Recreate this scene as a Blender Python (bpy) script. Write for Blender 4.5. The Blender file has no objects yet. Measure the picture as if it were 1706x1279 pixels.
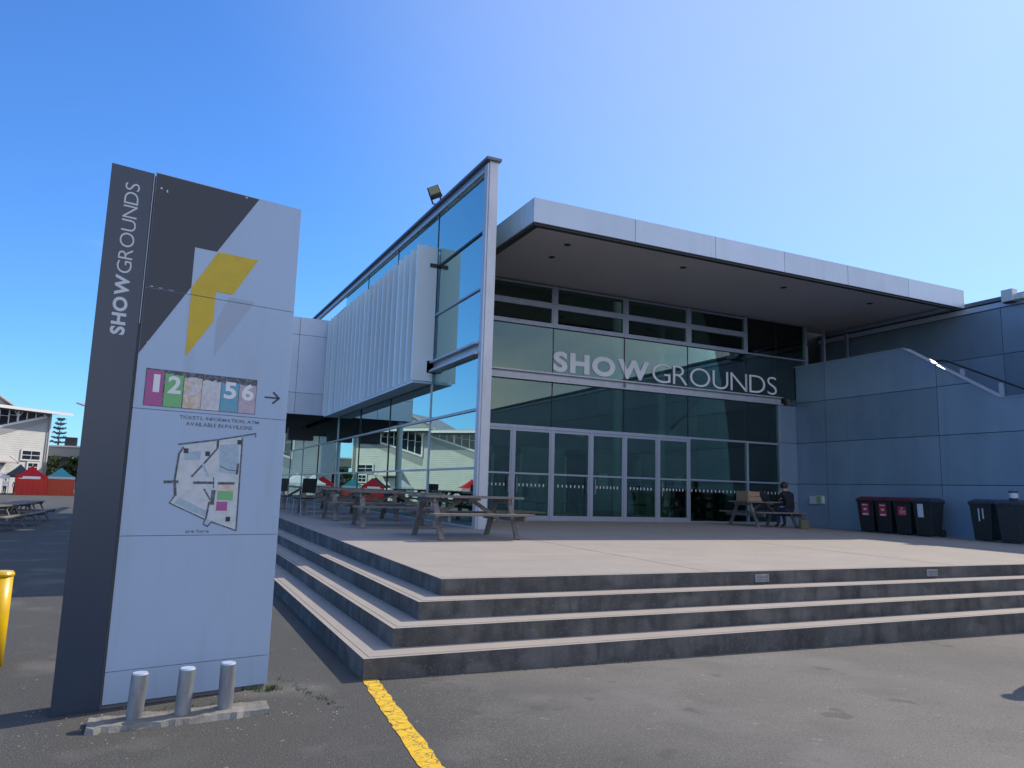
import bpy, bmesh, math, random
from mathutils import Vector, Matrix
random.seed(7)
R = math.radians
sc = bpy.context.scene
col = sc.collection

# ------------------------------------------------------------------ camera
cam = bpy.data.cameras.new('camera'); camo = bpy.data.objects.new('camera', cam); col.objects.link(camo)
yaw, pit, rol = -0.43688, 0.143513, 0.0296367
fw = Vector((-math.sin(yaw)*math.cos(pit), math.cos(yaw)*math.cos(pit), math.sin(pit)))
rt = Vector((math.cos(yaw), math.sin(yaw), 0)); up = rt.cross(fw)
r2 = rt*math.cos(rol)+up*math.sin(rol); u2 = -rt*math.sin(rol)+up*math.cos(rol)
M = Matrix((r2, u2, -fw)).transposed().to_4x4(); M.translation = (0, 0, 1.6)
camo.matrix_world = M
cam.sensor_fit = 'HORIZONTAL'; cam.sensor_width = 36; cam.lens = 36*1224/1706
cam.clip_end = 4000; cam.clip_start = .05
sc.camera = camo

# ------------------------------------------------------------------ sun, sky, exposure
SUN = Vector((1.08, .31, 1)).normalized()
SKY_STRENGTH, SUN_STRENGTH = .12, 3.2
w = bpy.data.worlds.new('World'); sc.world = w; w.use_nodes = True
nt = w.node_tree; nt.nodes.clear()
def N(nt, t, **k):
    n = nt.nodes.new(t)
    for a, v in k.items():
        if a == 'inp':
            for i, x in v.items(): n.inputs[i].default_value = x
        else: setattr(n, a, v)
    return n
L = lambda a, b: nt.links.new(a, b)
sky = N(nt, 'ShaderNodeTexSky', sky_type='NISHITA', sun_disc=False, sun_elevation=math.asin(SUN.z),
        sun_rotation=math.atan2(SUN.x, SUN.y), air_density=1.0, dust_density=.35, ozone_density=2.2, altitude=0)
tc = N(nt, 'ShaderNodeTexCoord')
mp = N(nt, 'ShaderNodeMapping'); mp.inputs['Scale'].default_value = (1, 1, 2.6); L(tc.outputs['Generated'], mp.inputs[0])
nz = N(nt, 'ShaderNodeTexNoise', inp={'Scale': 2.3, 'Detail': 9., 'Roughness': .56, 'Distortion': .25}); L(mp.outputs[0], nz.inputs['Vector'])
# cloud cover: broken cumulus over the southern half of the sky (seen mirrored in the front glass), thin veil elsewhere
dp = N(nt, 'ShaderNodeVectorMath', operation='DOT_PRODUCT'); L(tc.outputs['Generated'], dp.inputs[0]); dp.inputs[1].default_value = (.55, -1, 0)
cov = N(nt, 'ShaderNodeMapRange', interpolation_type='SMOOTHSTEP'); L(dp.outputs['Value'], cov.inputs[0])
for i, v in ((1, -.1), (2, .7), (3, -.34), (4, .1)): cov.inputs[i].default_value = v
ad = N(nt, 'ShaderNodeMath', operation='ADD'); L(nz.outputs['Fac'], ad.inputs[0]); L(cov.outputs[0], ad.inputs[1])
cf = N(nt, 'ShaderNodeMapRange', interpolation_type='SMOOTHSTEP'); L(ad.outputs[0], cf.inputs[0])
for i, v in ((1, .28), (2, .80), (3, 0.), (4, .9)): cf.inputs[i].default_value = v
tint = N(nt, 'ShaderNodeMix', data_type='RGBA', blend_type='MULTIPLY'); tint.inputs[0].default_value = 1; tint.inputs[7].default_value = (.46, .85, 1.36, 1); L(sky.outputs[0], tint.inputs[6])
mx = N(nt, 'ShaderNodeMix', data_type='RGBA'); L(cf.outputs[0], mx.inputs[0]); L(tint.outputs[2], mx.inputs[6])
mx.inputs[7].default_value = (9.2, 9.0, 9.3, 1)
# a thin high veil that whitens the sky towards the sun
ds = N(nt, 'ShaderNodeVectorMath', operation='DOT_PRODUCT'); L(tc.outputs['Generated'], ds.inputs[0]); ds.inputs[1].default_value = tuple(SUN)
hz = N(nt, 'ShaderNodeMapRange', interpolation_type='SMOOTHSTEP'); L(ds.outputs['Value'], hz.inputs[0])
for i, v in ((1, .50), (2, 1.), (3, 0.), (4, .5)): hz.inputs[i].default_value = v
mh = N(nt, 'ShaderNodeMix', data_type='RGBA'); L(hz.outputs[0], mh.inputs[0]); L(mx.outputs[2], mh.inputs[6]); mh.inputs[7].default_value = (4.2, 4.75, 6.0, 1)
bg = N(nt, 'ShaderNodeBackground', inp={'Strength': SKY_STRENGTH}); L(mh.outputs[2], bg.inputs[0])
wo = N(nt, 'ShaderNodeOutputWorld'); L(bg.outputs[0], wo.inputs[0])
sl = bpy.data.lights.new('sun', 'SUN'); sl.energy = SUN_STRENGTH; sl.angle = R(.53); sl.color = (1, .90, .76)
so = bpy.data.objects.new('sun', sl); col.objects.link(so); so.rotation_euler = SUN.to_track_quat('Z', 'Y').to_euler()
vs = sc.view_settings; sc.display_settings.display_device = 'sRGB'
vs.view_transform = 'Standard'; vs.look = 'None'; vs.gamma = 1; vs.exposure = 0.45; vs.use_curve_mapping = False
cy = sc.cycles; cy.max_bounces = 10; cy.transparent_max_bounces = 24; cy.glossy_bounces = 5; cy.diffuse_bounces = 4
cy.caustics_reflective = False; cy.caustics_refractive = False; cy.use_denoising = True; cy.sample_clamp_indirect = 6

# ------------------------------------------------------------------ helpers
def tag(o, label=None, cat=None, group=None, kind=None):
    if label: o['label'] = label
    if cat: o['category'] = cat
    if group: o['group'] = group
    if kind: o['kind'] = kind
    return o
def empty(name, loc=(0, 0, 0), rz=0):
    o = bpy.data.objects.new(name, None); col.objects.link(o); o.location = loc; o.rotation_euler = (0, 0, rz)
    o.empty_display_size = .2
    return o
class MB:
    def __init__(s): s.v, s.f, s.m = [], [], []
    def add(s, vs, fs, m=0):
        b = len(s.v); s.v += [tuple(p) for p in vs]; s.f += [tuple(b+i for i in f) for f in fs]; s.m += [m]*len(fs); return s
    def box(s, x0, x1, y0, y1, z0, z1, m=0, mt=None):
        v = [(x0,y0,z0),(x1,y0,z0),(x1,y1,z0),(x0,y1,z0),(x0,y0,z1),(x1,y0,z1),(x1,y1,z1),(x0,y1,z1)]
        s.add(v, [(0,3,2,1),(0,1,5,4),(1,2,6,5),(2,3,7,6),(3,0,4,7)], m); s.add(v[4:], [(0,1,2,3)], m if mt is None else mt); return s
    def hexa(s, v, m=0):
        return s.add(v, [(0,3,2,1),(0,1,5,4),(1,2,6,5),(2,3,7,6),(3,0,4,7),(4,5,6,7)], m)
    def bar(s, p, q, wd, ht, upv=(0, 0, 1), m=0):
        p, q = Vector(p), Vector(q); d = (q-p).normalized(); u = Vector(upv)
        a = d.cross(u).normalized()*wd/2; b = a.cross(d).normalized()*ht/2
        return s.hexa([p-a-b, p+a-b, q+a-b, q-a-b, p-a+b, p+a+b, q+a+b, q-a+b], m)
    def tube(s, pts, rad, n=10, m=0, cap=True):
        pts = [Vector(p) for p in pts]; rad = rad if isinstance(rad, (list, tuple)) else [rad]*len(pts); rings = []
        ref = Vector((0, 0, 1)) if abs((pts[-1]-pts[0]).normalized().z) < .9 else Vector((1, 0, 0))
        for i, p in enumerate(pts):
            d = (pts[min(i+1, len(pts)-1)]-pts[max(i-1, 0)]).normalized(); a = d.cross(ref).normalized(); b = d.cross(a)
            rings.append([p+(a*math.cos(t)+b*math.sin(t))*rad[i] for t in [2*math.pi*k/n for k in range(n)]])
        vs = [p for r in rings for p in r]; fs = []
        for i in range(len(pts)-1):
            for k in range(n): fs.append((i*n+k, i*n+(k+1) % n, (i+1)*n+(k+1) % n, (i+1)*n+k))
        if cap: fs += [tuple(range(n))[::-1], tuple((len(pts)-1)*n+k for k in range(n))]
        return s.add(vs, fs, m)
    def prism(s, poly, a, b, axis='y', m=0):
        n = len(poly)
        P = (lambda p, t: (p[0], t, p[1])) if axis == 'y' else ((lambda p, t: (t, p[0], p[1])) if axis == 'x' else (lambda p, t: (p[0], p[1], t)))
        vs = [P(p, a) for p in poly]+[P(p, b) for p in poly]
        return s.add(vs, [tuple(range(n)), tuple(range(2*n-1, n-1, -1))]+[(i, n+i, n+(i+1) % n, (i+1) % n) for i in range(n)], m)
    def build(s, name, mats, parent=None, smooth=False, bev=0, local=False):
        me = bpy.data.meshes.new(name)
        off = Vector((0, 0, 0))
        if parent and not local:
            q = parent
            while q: off += q.location; q = q.parent
        me.from_pydata([tuple(Vector(v)-off) for v in s.v], [], s.f); me.update()
        bm = bmesh.new(); bm.from_mesh(me); bmesh.ops.recalc_face_normals(bm, faces=bm.faces[:])
        bm.to_mesh(me); bm.free()
        for m in (mats if isinstance(mats, (list, tuple)) else [mats]): me.materials.append(MT[m])
        me.polygons.foreach_set('material_index', s.m)
        if smooth: me.polygons.foreach_set('use_smooth', [True]*len(me.polygons))
        o = bpy.data.objects.new(name, me); col.objects.link(o)
        if parent: o.parent = parent
        if bev:
            b = o.modifiers.new('bev', 'BEVEL'); b.width = bev; b.segments = 2; b.limit_method = 'ANGLE'; b.harden_normals = False
        return o
def box(name, mat, parent, x0, x1, y0, y1, z0, z1, bev=0, local=False):
    return MB().box(x0, x1, y0, y1, z0, z1).build(name, mat, parent, bev=bev, local=local)
def copy_tree(o, parent=None):
    c = o.copy(); col.objects.link(c); c.parent = parent
    for ch in list(o.children): copy_tree(ch, c)
    return c

# ------------------------------------------------------------------ materials
MT = {}
def mat(name, color, rough=.6, metal=0., noise=None, bump=None, spec=.5, coat=0, emis=None):
    """noise=(scale, colour2, contrast lo, hi, (sx,sy,sz)); bump=(scale,strength,dist)"""
    m = bpy.data.materials.new(name); m.use_nodes = True; t = m.node_tree; p = t.nodes['Principled BSDF']
    p.inputs['Base Color'].default_value = (*color, 1); p.inputs['Roughness'].default_value = rough; p.inputs['Metallic'].default_value = metal
    p.inputs['Specular IOR Level'].default_value = spec; p.inputs['Coat Weight'].default_value = coat
    tcn = t.nodes.new('ShaderNodeTexCoord'); g = t.nodes.new('ShaderNodeNewGeometry')
    if noise:
        s, c2, lo, hi, scl = noise
        mpn = t.nodes.new('ShaderNodeMapping'); mpn.inputs['Scale'].default_value = scl
        t.links.new(g.outputs['Position'], mpn.inputs[0])
        n = t.nodes.new('ShaderNodeTexNoise'); n.inputs['Scale'].default_value = s; n.inputs['Detail'].default_value = 7; n.inputs['Roughness'].default_value = .6
        t.links.new(mpn.outputs[0], n.inputs['Vector'])
        mr = t.nodes.new('ShaderNodeMapRange'); mr.inputs[1].default_value = lo; mr.inputs[2].default_value = hi
        t.links.new(n.outputs['Fac'], mr.inputs[0])
        x = t.nodes.new('ShaderNodeMix'); x.data_type = 'RGBA'; x.inputs[6].default_value = (*color, 1); x.inputs[7].default_value = (*c2, 1)
        t.links.new(mr.outputs[0], x.inputs[0]); t.links.new(x.outputs[2], p.inputs['Base Color'])
        m['mix'] = x.name
    if bump:
        n = t.nodes.new('ShaderNodeTexNoise'); n.inputs['Scale'].default_value = bump[0]; n.inputs['Detail'].default_value = 5
        t.links.new(g.outputs['Position'], n.inputs['Vector'])
        b = t.nodes.new('ShaderNodeBump'); b.inputs['Strength'].default_value = bump[1]; b.inputs['Distance'].default_value = bump[2]
        t.links.new(n.outputs['Fac'], b.inputs['Height']); t.links.new(b.outputs[0], p.inputs['Normal'])
    if emis: p.inputs['Emission Color'].default_value = (*emis[0], 1); p.inputs['Emission Strength'].default_value = emis[1]
    MT[name] = m; return m
def extra(m, fn):
    """insert a further colour mix before the base colour; fn(tree, position socket) -> (factor socket, colour)"""
    t = m.node_tree; p = t.nodes['Principled BSDF']; g = [n for n in t.nodes if n.type == 'NEW_GEOMETRY'][0]
    fac, c = fn(t, g.outputs['Position'])
    x = t.nodes.new('ShaderNodeMix'); x.data_type = 'RGBA'; x.inputs[7].default_value = (*c, 1)
    li = p.inputs['Base Color'].links
    if li: t.links.new(li[0].from_socket, x.inputs[6])
    else: x.inputs[6].default_value = p.inputs['Base Color'].default_value
    t.links.new(fac, x.inputs[0]); t.links.new(x.outputs[2], p.inputs['Base Color'])
def nfac(scale, lo, hi, amp=1., scl=(1, 1, 1), detail=5, kind='noise', c=(0, 0, 0)):
    def fn(t, pos):
        mpn = t.nodes.new('ShaderNodeMapping'); mpn.inputs['Scale'].default_value = scl; t.links.new(pos, mpn.inputs[0])
        if kind == 'noise':
            n = t.nodes.new('ShaderNodeTexNoise'); n.inputs['Scale'].default_value = scale; n.inputs['Detail'].default_value = detail; o = n.outputs['Fac']
            t.links.new(mpn.outputs[0], n.inputs['Vector'])
        else:
            d = t.nodes.new('ShaderNodeTexNoise'); d.inputs['Scale'].default_value = scale*1.7; d.inputs['Detail'].default_value = 4
            t.links.new(mpn.outputs[0], d.inputs['Vector'])
            va = t.nodes.new('ShaderNodeVectorMath'); va.operation = 'MULTIPLY_ADD'
            va.inputs[1].default_value = (.5/scale,)*3; t.links.new(d.outputs['Color'], va.inputs[0]); t.links.new(mpn.outputs[0], va.inputs[2])
            n = t.nodes.new('ShaderNodeTexVoronoi'); n.feature = 'DISTANCE_TO_EDGE'; n.inputs['Scale'].default_value = scale; o = n.outputs['Distance']
            t.links.new(va.outputs[0], n.inputs['Vector'])
        mr = t.nodes.new('ShaderNodeMapRange'); t.links.new(o, mr.inputs[0])
        for i, v in ((1, lo), (2, hi), (3, 0.), (4, amp)): mr.inputs[i].default_value = v
        return mr.outputs[0], c
    return fn
m = mat('asphalt', (.225, .205, .175), .93, noise=(.28, (.165, .154, .134), .35, .65, (1, 1, 1)), bump=(170, .75, .008), spec=.25)
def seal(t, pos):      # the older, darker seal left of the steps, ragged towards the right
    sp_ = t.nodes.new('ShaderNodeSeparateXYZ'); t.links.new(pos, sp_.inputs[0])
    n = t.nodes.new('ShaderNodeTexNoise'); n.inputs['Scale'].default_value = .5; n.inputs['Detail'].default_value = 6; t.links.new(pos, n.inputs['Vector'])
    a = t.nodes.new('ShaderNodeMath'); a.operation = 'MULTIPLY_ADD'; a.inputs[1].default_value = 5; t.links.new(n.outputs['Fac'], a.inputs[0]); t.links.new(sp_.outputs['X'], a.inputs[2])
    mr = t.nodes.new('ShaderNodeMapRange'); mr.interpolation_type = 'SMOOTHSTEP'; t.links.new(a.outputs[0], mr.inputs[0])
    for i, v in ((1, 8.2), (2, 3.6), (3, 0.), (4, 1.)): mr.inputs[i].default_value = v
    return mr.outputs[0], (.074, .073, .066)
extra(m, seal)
extra(m, nfac(95, .52, .70, .5, c=(.32, .30, .27), detail=3))
extra(m, nfac(70, .50, .36, .6, c=(.10, .098, .094), detail=3))
extra(m, nfac(1.6, .56, .74, .5, c=(.12, .12, .105)))
extra(m, nfac(.9, .55, .68, .35, c=(.25, .235, .215)))
extra(m, nfac(2.4, .66, .70, .5, detail=2, c=(.085, .083, .08)))
extra(m, nfac(14, .70, .76, .5, detail=2, c=(.34, .33, .30)))
extra(m, nfac(3.1, .70, .78, .4, c=(.19, .20, .12)))
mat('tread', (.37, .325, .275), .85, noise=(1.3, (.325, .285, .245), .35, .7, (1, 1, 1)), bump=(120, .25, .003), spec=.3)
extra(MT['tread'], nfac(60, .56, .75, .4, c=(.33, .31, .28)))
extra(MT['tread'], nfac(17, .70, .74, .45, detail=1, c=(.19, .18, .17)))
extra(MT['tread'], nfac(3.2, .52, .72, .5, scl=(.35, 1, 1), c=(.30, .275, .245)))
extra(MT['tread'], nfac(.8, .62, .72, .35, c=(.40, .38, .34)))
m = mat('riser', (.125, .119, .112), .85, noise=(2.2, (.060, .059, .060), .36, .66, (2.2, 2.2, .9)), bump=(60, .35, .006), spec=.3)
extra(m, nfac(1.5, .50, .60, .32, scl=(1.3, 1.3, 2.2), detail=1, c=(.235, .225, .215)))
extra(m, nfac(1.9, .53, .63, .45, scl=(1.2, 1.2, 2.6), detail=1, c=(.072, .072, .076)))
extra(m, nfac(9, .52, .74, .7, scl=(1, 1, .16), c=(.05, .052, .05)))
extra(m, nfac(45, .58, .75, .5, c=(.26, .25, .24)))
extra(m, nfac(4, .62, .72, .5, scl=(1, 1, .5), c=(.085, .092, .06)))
mat('kerb', (.26, .245, .22), .9, noise=(6, (.16, .155, .14), .4, .65, (1, 1, 1)), bump=(60, .5, .01), spec=.3)
mat('panel', (.31, .40, .49), .33, .25, noise=(.9, (.25, .33, .42), .35, .65, (1, 1, .5)), spec=.5)
extra(MT['panel'], nfac(5, .6, .85, .22, scl=(1, 1, .12), c=(.20, .24, .28)))
mat('panel_dark', (.030, .032, .036), .8)
mat('fascia', (.56, .65, .76), .4, .2, noise=(1.2, (.50, .59, .70), .3, .7, (1, 1, 1)))
mat('soffit', (.53, .53, .54), .75, noise=(.6, (.48, .48, .49), .3, .7, (1, 1, 1)))
mat('fin', (.80, .93, .98), .45, .0, noise=(1.5, (.76, .89, .95), .35, .7, (1, 1, .3)))
mat('alu', (.42, .46, .54), .38, .4, noise=(4, (.36, .40, .47), .35, .7, (1, 1, .3)))
mat('steel', (.55, .565, .60), .42, .35, noise=(5, (.48, .495, .53), .38, .68, (1, 1, .35)))
mat('dark_metal', (.035, .037, .042), .45, .3)
mat('roof_edge', (.16, .17, .20), .5, .4)
mat('galv', (.36, .37, .39), .5, .5, noise=(14, (.23, .24, .26), .4, .65, (1, 1, .25)), bump=(40, .15, .003))
mat('slab_dark', (.022, .042, .078), .26, 0, noise=(1.1, (.034, .052, .084), .35, .7, (1, 1, .4)), spec=.55)  # blue of the reflected sky is put into the base colour
mat('sign_face', (.38, .50, .67), .42, .05, noise=(1.4, (.345, .46, .62), .3, .75, (1, 1, .5)))
extra(MT['sign_face'], nfac(7, .56, .85, .4, scl=(1, 1, .15), c=(.28, .32, .38)))
mat('vinyl_dark', (.018, .027, .045), .3)  # bluish base also carries the sky's reflection
mat('vinyl_yellow', (.60, .43, .010), .35, noise=(9, (.52, .37, .012), .4, .7, (1, 1, 1)))
mat('vinyl_ghost', (.33, .41, .53), .45)
mat('print_pink', (.42, .10, .30), .5, noise=(22, (.36, .10, .27), .4, .6, (1, 1, 1)))
mat('print_green', (.16, .50, .17), .5, noise=(22, (.20, .44, .22), .4, .6, (1, 1, 1)))
mat('print_tan', (.56, .44, .34), .5, noise=(25, (.66, .60, .55), .45, .6, (1, 1, 1)))
mat('print_pale', (.60, .60, .66), .5, noise=(25, (.50, .50, .56), .45, .6, (1, 1, 1)))
mat('print_blue', (.10, .36, .52), .5, noise=(22, (.16, .36, .48), .4, .6, (1, 1, 1)))
mat('print_mauve', (.40, .34, .43), .5, noise=(22, (.47, .42, .50), .4, .6, (1, 1, 1)))
mat('print_white', (.74, .76, .80), .5)
mat('map_white', (.58, .62, .67), .5, noise=(16, (.48, .54, .57), .42, .62, (1, 1, 1)))
mat('map_blue', (.30, .44, .54), .5, noise=(30, (.40, .50, .58), .42, .62, (1, 1, 1)))
mat('map_line', (.06, .07, .09), .5, noise=(40, (.16, .18, .22), .45, .62, (1, 1, 1)))
mat('letter_white', (.93, .95, .97), .5)
mat('letter_sign', (.56, .62, .68), .5)
mat('wood', (.235, .215, .195), .85, noise=(5, (.14, .125, .115), .36, .66, (3, 3, 3)), bump=(50, .4, .004))
extra(MT['wood'], nfac(26, .55, .75, .6, scl=(.25, 1.6, 1.6), c=(.33, .30, .27)))
mat('wood_tan', (.42, .27, .17), .8, noise=(8, (.33, .21, .13), .4, .65, (3, 3, 3)))
mat('bin', (.014, .017, .018), .55, noise=(12, (.024, .027, .027), .45, .65, (1, 1, 1)))
mat('bin_red', (.16, .018, .028), .5, noise=(9, (.12, .02, .03), .4, .65, (1, 1, 1)))
mat('bin_lid', (.035, .045, .075), .5)
mat('sticker_red', (.55, .03, .07), .5)
mat('sticker_white', (.62, .64, .66), .5)
mat('rubber', (.02, .02, .02), .8)
mat('yellow_post', (.80, .50, .006), .35, noise=(7, (.68, .42, .008), .4, .7, (1, 1, 1)), bump=(20, .1, .003))
m = mat('yellow_line', (.80, .50, .012), .8, noise=(18, (.66, .40, .02), .4, .65, (1, 1, 1)), bump=(150, .5, .004))
extra(m, nfac(9., .035, .012, .92, c=(.07, .065, .05), kind='vor', scl=(1, 1.4, 1)))
extra(m, nfac(38, .60, .68, .9, c=(.10, .095, .08)))
mat('interior', (.19, .19, .19), .8, noise=(.5, (.13, .135, .14), .4, .6, (1, 1, 1)))
mat('inner_light', (.42, .46, .43), .7, noise=(.6, (.34, .38, .36), .4, .6, (1, 1, 1)))
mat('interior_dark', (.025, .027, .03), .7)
mat('interior_floor', (.06, .06, .058), .4)
mat('interior_ceiling', (.40, .24, .24), .8)
mat('column', (.62, .64, .62), .5)
mat('counter', (.36, .35, .33), .5)
mat('dot', (.72, .75, .74), .6)
mat('skin', (.50, .30, .21), .55); mat('hair', (.045, .028, .018), .6); mat('cloth_black', (.012, .012, .015), .85)
mat('cloth_navy', (.03, .04, .07), .85); mat('cloth_white', (.70, .72, .75), .8); mat('cloth_grey', (.20, .21, .23), .85)
mat('bag', (.17, .14, .08), .8)
mat('tent_red', (.90, .04, .06), .6, bump=(3, .4, .05)); mat('tent_red_wall', (.90, .10, .075), .6, bump=(2.2, .7, .12))
mat('tent_orange', (.95, .15, .08), .6, bump=(2.2, .7, .12)); mat('tent_teal', (.14, .66, .72), .6, bump=(3, .4, .05))
mat('tent_white', (.88, .88, .88), .7, bump=(3, .4, .05)); mat('tent_dark', (.05, .055, .07), .7)
mat('board', (.47, .48, .46), .75, noise=(.8, (.41, .42, .41), .35, .7, (1, 1, 1)))
mat('board_grey', (.33, .34, .34), .75); mat('trim_white', (.78, .78, .77), .6); mat('roof_tin', (.50, .46, .44), .55, .1, noise=(.6, (.42, .39, .375), .35, .7, (1, 1, 1)))
mat('far_glass', (.02, .025, .03), .08, 0, spec=.8)
mat('green_plant', (.055, .10, .03), .6); mat('dark_leaf', (.03, .055, .022), .6); mat('pine_leaf', (.10, .14, .09), .7); mat('bark', (.12, .09, .07), .9)  # pine leaves coloured paler to paint in distance haze
mat('camera_white', (.66, .66, .63), .5); mat('lens', (.30, .27, .13), .25); mat('green_box', (.30, .48, .12), .5)
mat('stone', (.30, .29, .26), .9)
def glass(name, tint, ior, refl=(1, 1, 1), boost=0.):
    m = bpy.data.materials.new(name); m.use_nodes = True; t = m.node_tree; t.nodes.clear()
    o = t.nodes.new('ShaderNodeOutputMaterial'); tr = t.nodes.new('ShaderNodeBsdfTransparent'); tr.inputs[0].default_value = (*tint, 1)
    gl = t.nodes.new('ShaderNodeBsdfGlossy'); gl.inputs['Roughness'].default_value = 0.0; gl.inputs['Color'].default_value = (*refl, 1)
    fr = t.nodes.new('ShaderNodeFresnel'); fr.inputs[0].default_value = ior
    ma = t.nodes.new('ShaderNodeMath'); ma.operation = 'ADD'; ma.use_clamp = True; ma.inputs[1].default_value = boost; t.links.new(fr.outputs[0], ma.inputs[0])
    x = t.nodes.new('ShaderNodeMixShader'); t.links.new(ma.outputs[0], x.inputs[0]); t.links.new(tr.outputs[0], x.inputs[1]); t.links.new(gl.outputs[0], x.inputs[2])
    t.links.new(x.outputs[0], o.inputs[0]); MT[name] = m
glass('glass', (.58, .75, .69), 1.5, (.84, .97, .88), .045)
glass('glass_side', (.58, .82, .78), 1.5, (.72, 1.0, .93), .48)
for k in ('tent_red', 'tent_red_wall', 'tent_orange', 'tent_teal', 'tent_white'):
    t = MT[k].node_tree; p = t.nodes['Principled BSDF']; o = [n for n in t.nodes if n.type == 'OUTPUT_MATERIAL'][0]
    tl_ = t.nodes.new('ShaderNodeBsdfTranslucent'); tl_.inputs[0].default_value = p.inputs['Base Color'].default_value
    x = t.nodes.new('ShaderNodeMixShader'); x.inputs[0].default_value = .6
    t.links.new(p.outputs[0], x.inputs[1]); t.links.new(tl_.outputs[0], x.inputs[2]); t.links.new(x.outputs[0], o.inputs[0])
def vary(m, lo, hi):     # each sheet of cladding weathers a little differently
    t = m.node_tree; p = t.nodes['Principled BSDF']; oi = t.nodes.new('ShaderNodeObjectInfo')
    mr = t.nodes.new('ShaderNodeMapRange'); t.links.new(oi.outputs['Random'], mr.inputs[0]); mr.inputs[3].default_value = lo; mr.inputs[4].default_value = hi
    h = t.nodes.new('ShaderNodeHueSaturation'); t.links.new(p.inputs['Base Color'].links[0].from_socket, h.inputs['Color']); t.links.new(mr.outputs[0], h.inputs['Value']); t.links.new(h.outputs[0], p.inputs['Base Color'])
extra(MT['panel'], nfac(3, .52, .8, .35, scl=(1, 1, .06), c=(.22, .28, .35)))
extra(MT['fascia'], nfac(4, .55, .85, .3, scl=(1, 1, .05), c=(.36, .42, .48)))
vary(MT['panel'], .86, 1.10); vary(MT['fascia'], .90, 1.06); vary(MT['fin'], .88, 1.04); vary(MT['wood'], .82, 1.15); vary(MT['sign_face'], .95, 1.03)
# weatherboards: lap ridges as fine relief (a few pixels each, too far to pick apart)
def boards(m):
    t = m.node_tree; p = t.nodes['Principled BSDF']; g = [n for n in t.nodes if n.type == 'NEW_GEOMETRY'][0]
    s = t.nodes.new('ShaderNodeSeparateXYZ'); t.links.new(g.outputs['Position'], s.inputs[0])
    f = t.nodes.new('ShaderNodeMath'); f.operation = 'MULTIPLY'; f.inputs[1].default_value = 3.6; t.links.new(s.outputs['Z'], f.inputs[0])
    r = t.nodes.new('ShaderNodeMath'); r.operation = 'FRACT'; t.links.new(f.outputs[0], r.inputs[0])
    b = t.nodes.new('ShaderNodeBump'); b.inputs['Strength'].default_value = 1; b.inputs['Distance'].default_value = .16; b.invert = True
    t.links.new(r.outputs[0], b.inputs['Height']); t.links.new(b.outputs[0], p.inputs['Normal'])
boards(MT['board'])

# ------------------------------------------------------------------ levels
def gz(x, y):
    z = -.0062*max(0, y-15)
    z -= .0093*max(0, x-1.65)*max(0, min(1, (14-y)/6))
    return max(z, -1.0)
EX, EY, RS, TR = 1.649, 6.296, .169, .345          # bottom nosing corner, riser, tread
TX, TY = EX+3*TR, EY+3*TR                          # top nosing corner
WX, FY, SX, UX = 19.9, 19.0, 6.35, 22.7            # right wall, front glazing, side glazing, upper wall
YB = 57.0                                          # rear of the building
def tz(x, y):
    k = max(0, y-TY)
    return 4*RS+.0075*min(k, 13)-max(0, x-15.5)/4.4*.095*min(1, k/11.7)

# ------------------------------------------------------------------ the setting: ground, terrace and steps, painted line
xs = [-900, -300, -120, -60, -30, -15, -8, -4, -2, 0, 1.65, 4, 8, 12, 16, 20, 24, 30, 60, 150, 900]
ys = [-600, -150, -60, -30, -15, -8, -3, 0, 2, 4, 6, 8, 10, 12, 14, 15, 20, 30, 45, 60, 80, 110, 150, 176.3, 400, 2500]
b = MB(); nx = len(xs)
b.add([(x, y, gz(x, y)) for y in ys for x in xs], [(j*nx+i, j*nx+i+1, (j+1)*nx+i+1, (j+1)*nx+i) for j in range(len(ys)-1) for i in range(nx-1)])
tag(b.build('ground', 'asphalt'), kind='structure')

ter = empty('terrace', (EX, EY, 0)); tag(ter, kind='structure')
for k in range(3):
    x, y = EX+k*TR, EY+k*TR; z1 = RS*(k+1); z0 = -1.2 if k == 0 else RS*k-.1
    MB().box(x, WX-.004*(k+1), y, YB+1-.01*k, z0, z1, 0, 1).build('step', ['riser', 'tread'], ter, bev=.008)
b = MB(); gx = [TX, 9, 15.5, WX-.02]; gy = [TY, 12, 14.5, 17, FY+.1, 20.33, YB+.9]; z0 = 3*RS-.1
tv = [(x, y, tz(x, y)) for y in gy for x in gx]; n4 = len(gx)
b.add(tv, [(j*n4+i, j*n4+i+1, (j+1)*n4+i+1, (j+1)*n4+i) for j in range(len(gy)-1) for i in range(n4-1)], 1)
ring = [(i, 0) for i in range(n4)]+[(n4-1, j) for j in range(1, len(gy))]+[(i, len(gy)-1) for i in range(n4-2, -1, -1)]+[(0, j) for j in range(len(gy)-2, 0, -1)]
for q in range(len(ring)):
    (i0, j0), (i1, j1) = ring[q], ring[(q+1) % len(ring)]
    a, c = tv[j0*n4+i0], tv[j1*n4+i1]
    b.add([(a[0], a[1], z0), (c[0], c[1], z0), c, a], [(0, 1, 2, 3)], 0)
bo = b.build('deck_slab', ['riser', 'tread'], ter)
bm = bmesh.new(); bm.from_mesh(bo.data); bmesh.ops.remove_doubles(bm, verts=bm.verts, dist=.0005); bmesh.ops.recalc_face_normals(bm, faces=bm.faces[:]); bm.to_mesh(bo.data); bm.free()
bv = bo.modifiers.new('bev', 'BEVEL'); bv.width = .008; bv.segments = 2; bv.limit_method = 'ANGLE'; bv.angle_limit = R(40)
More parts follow.
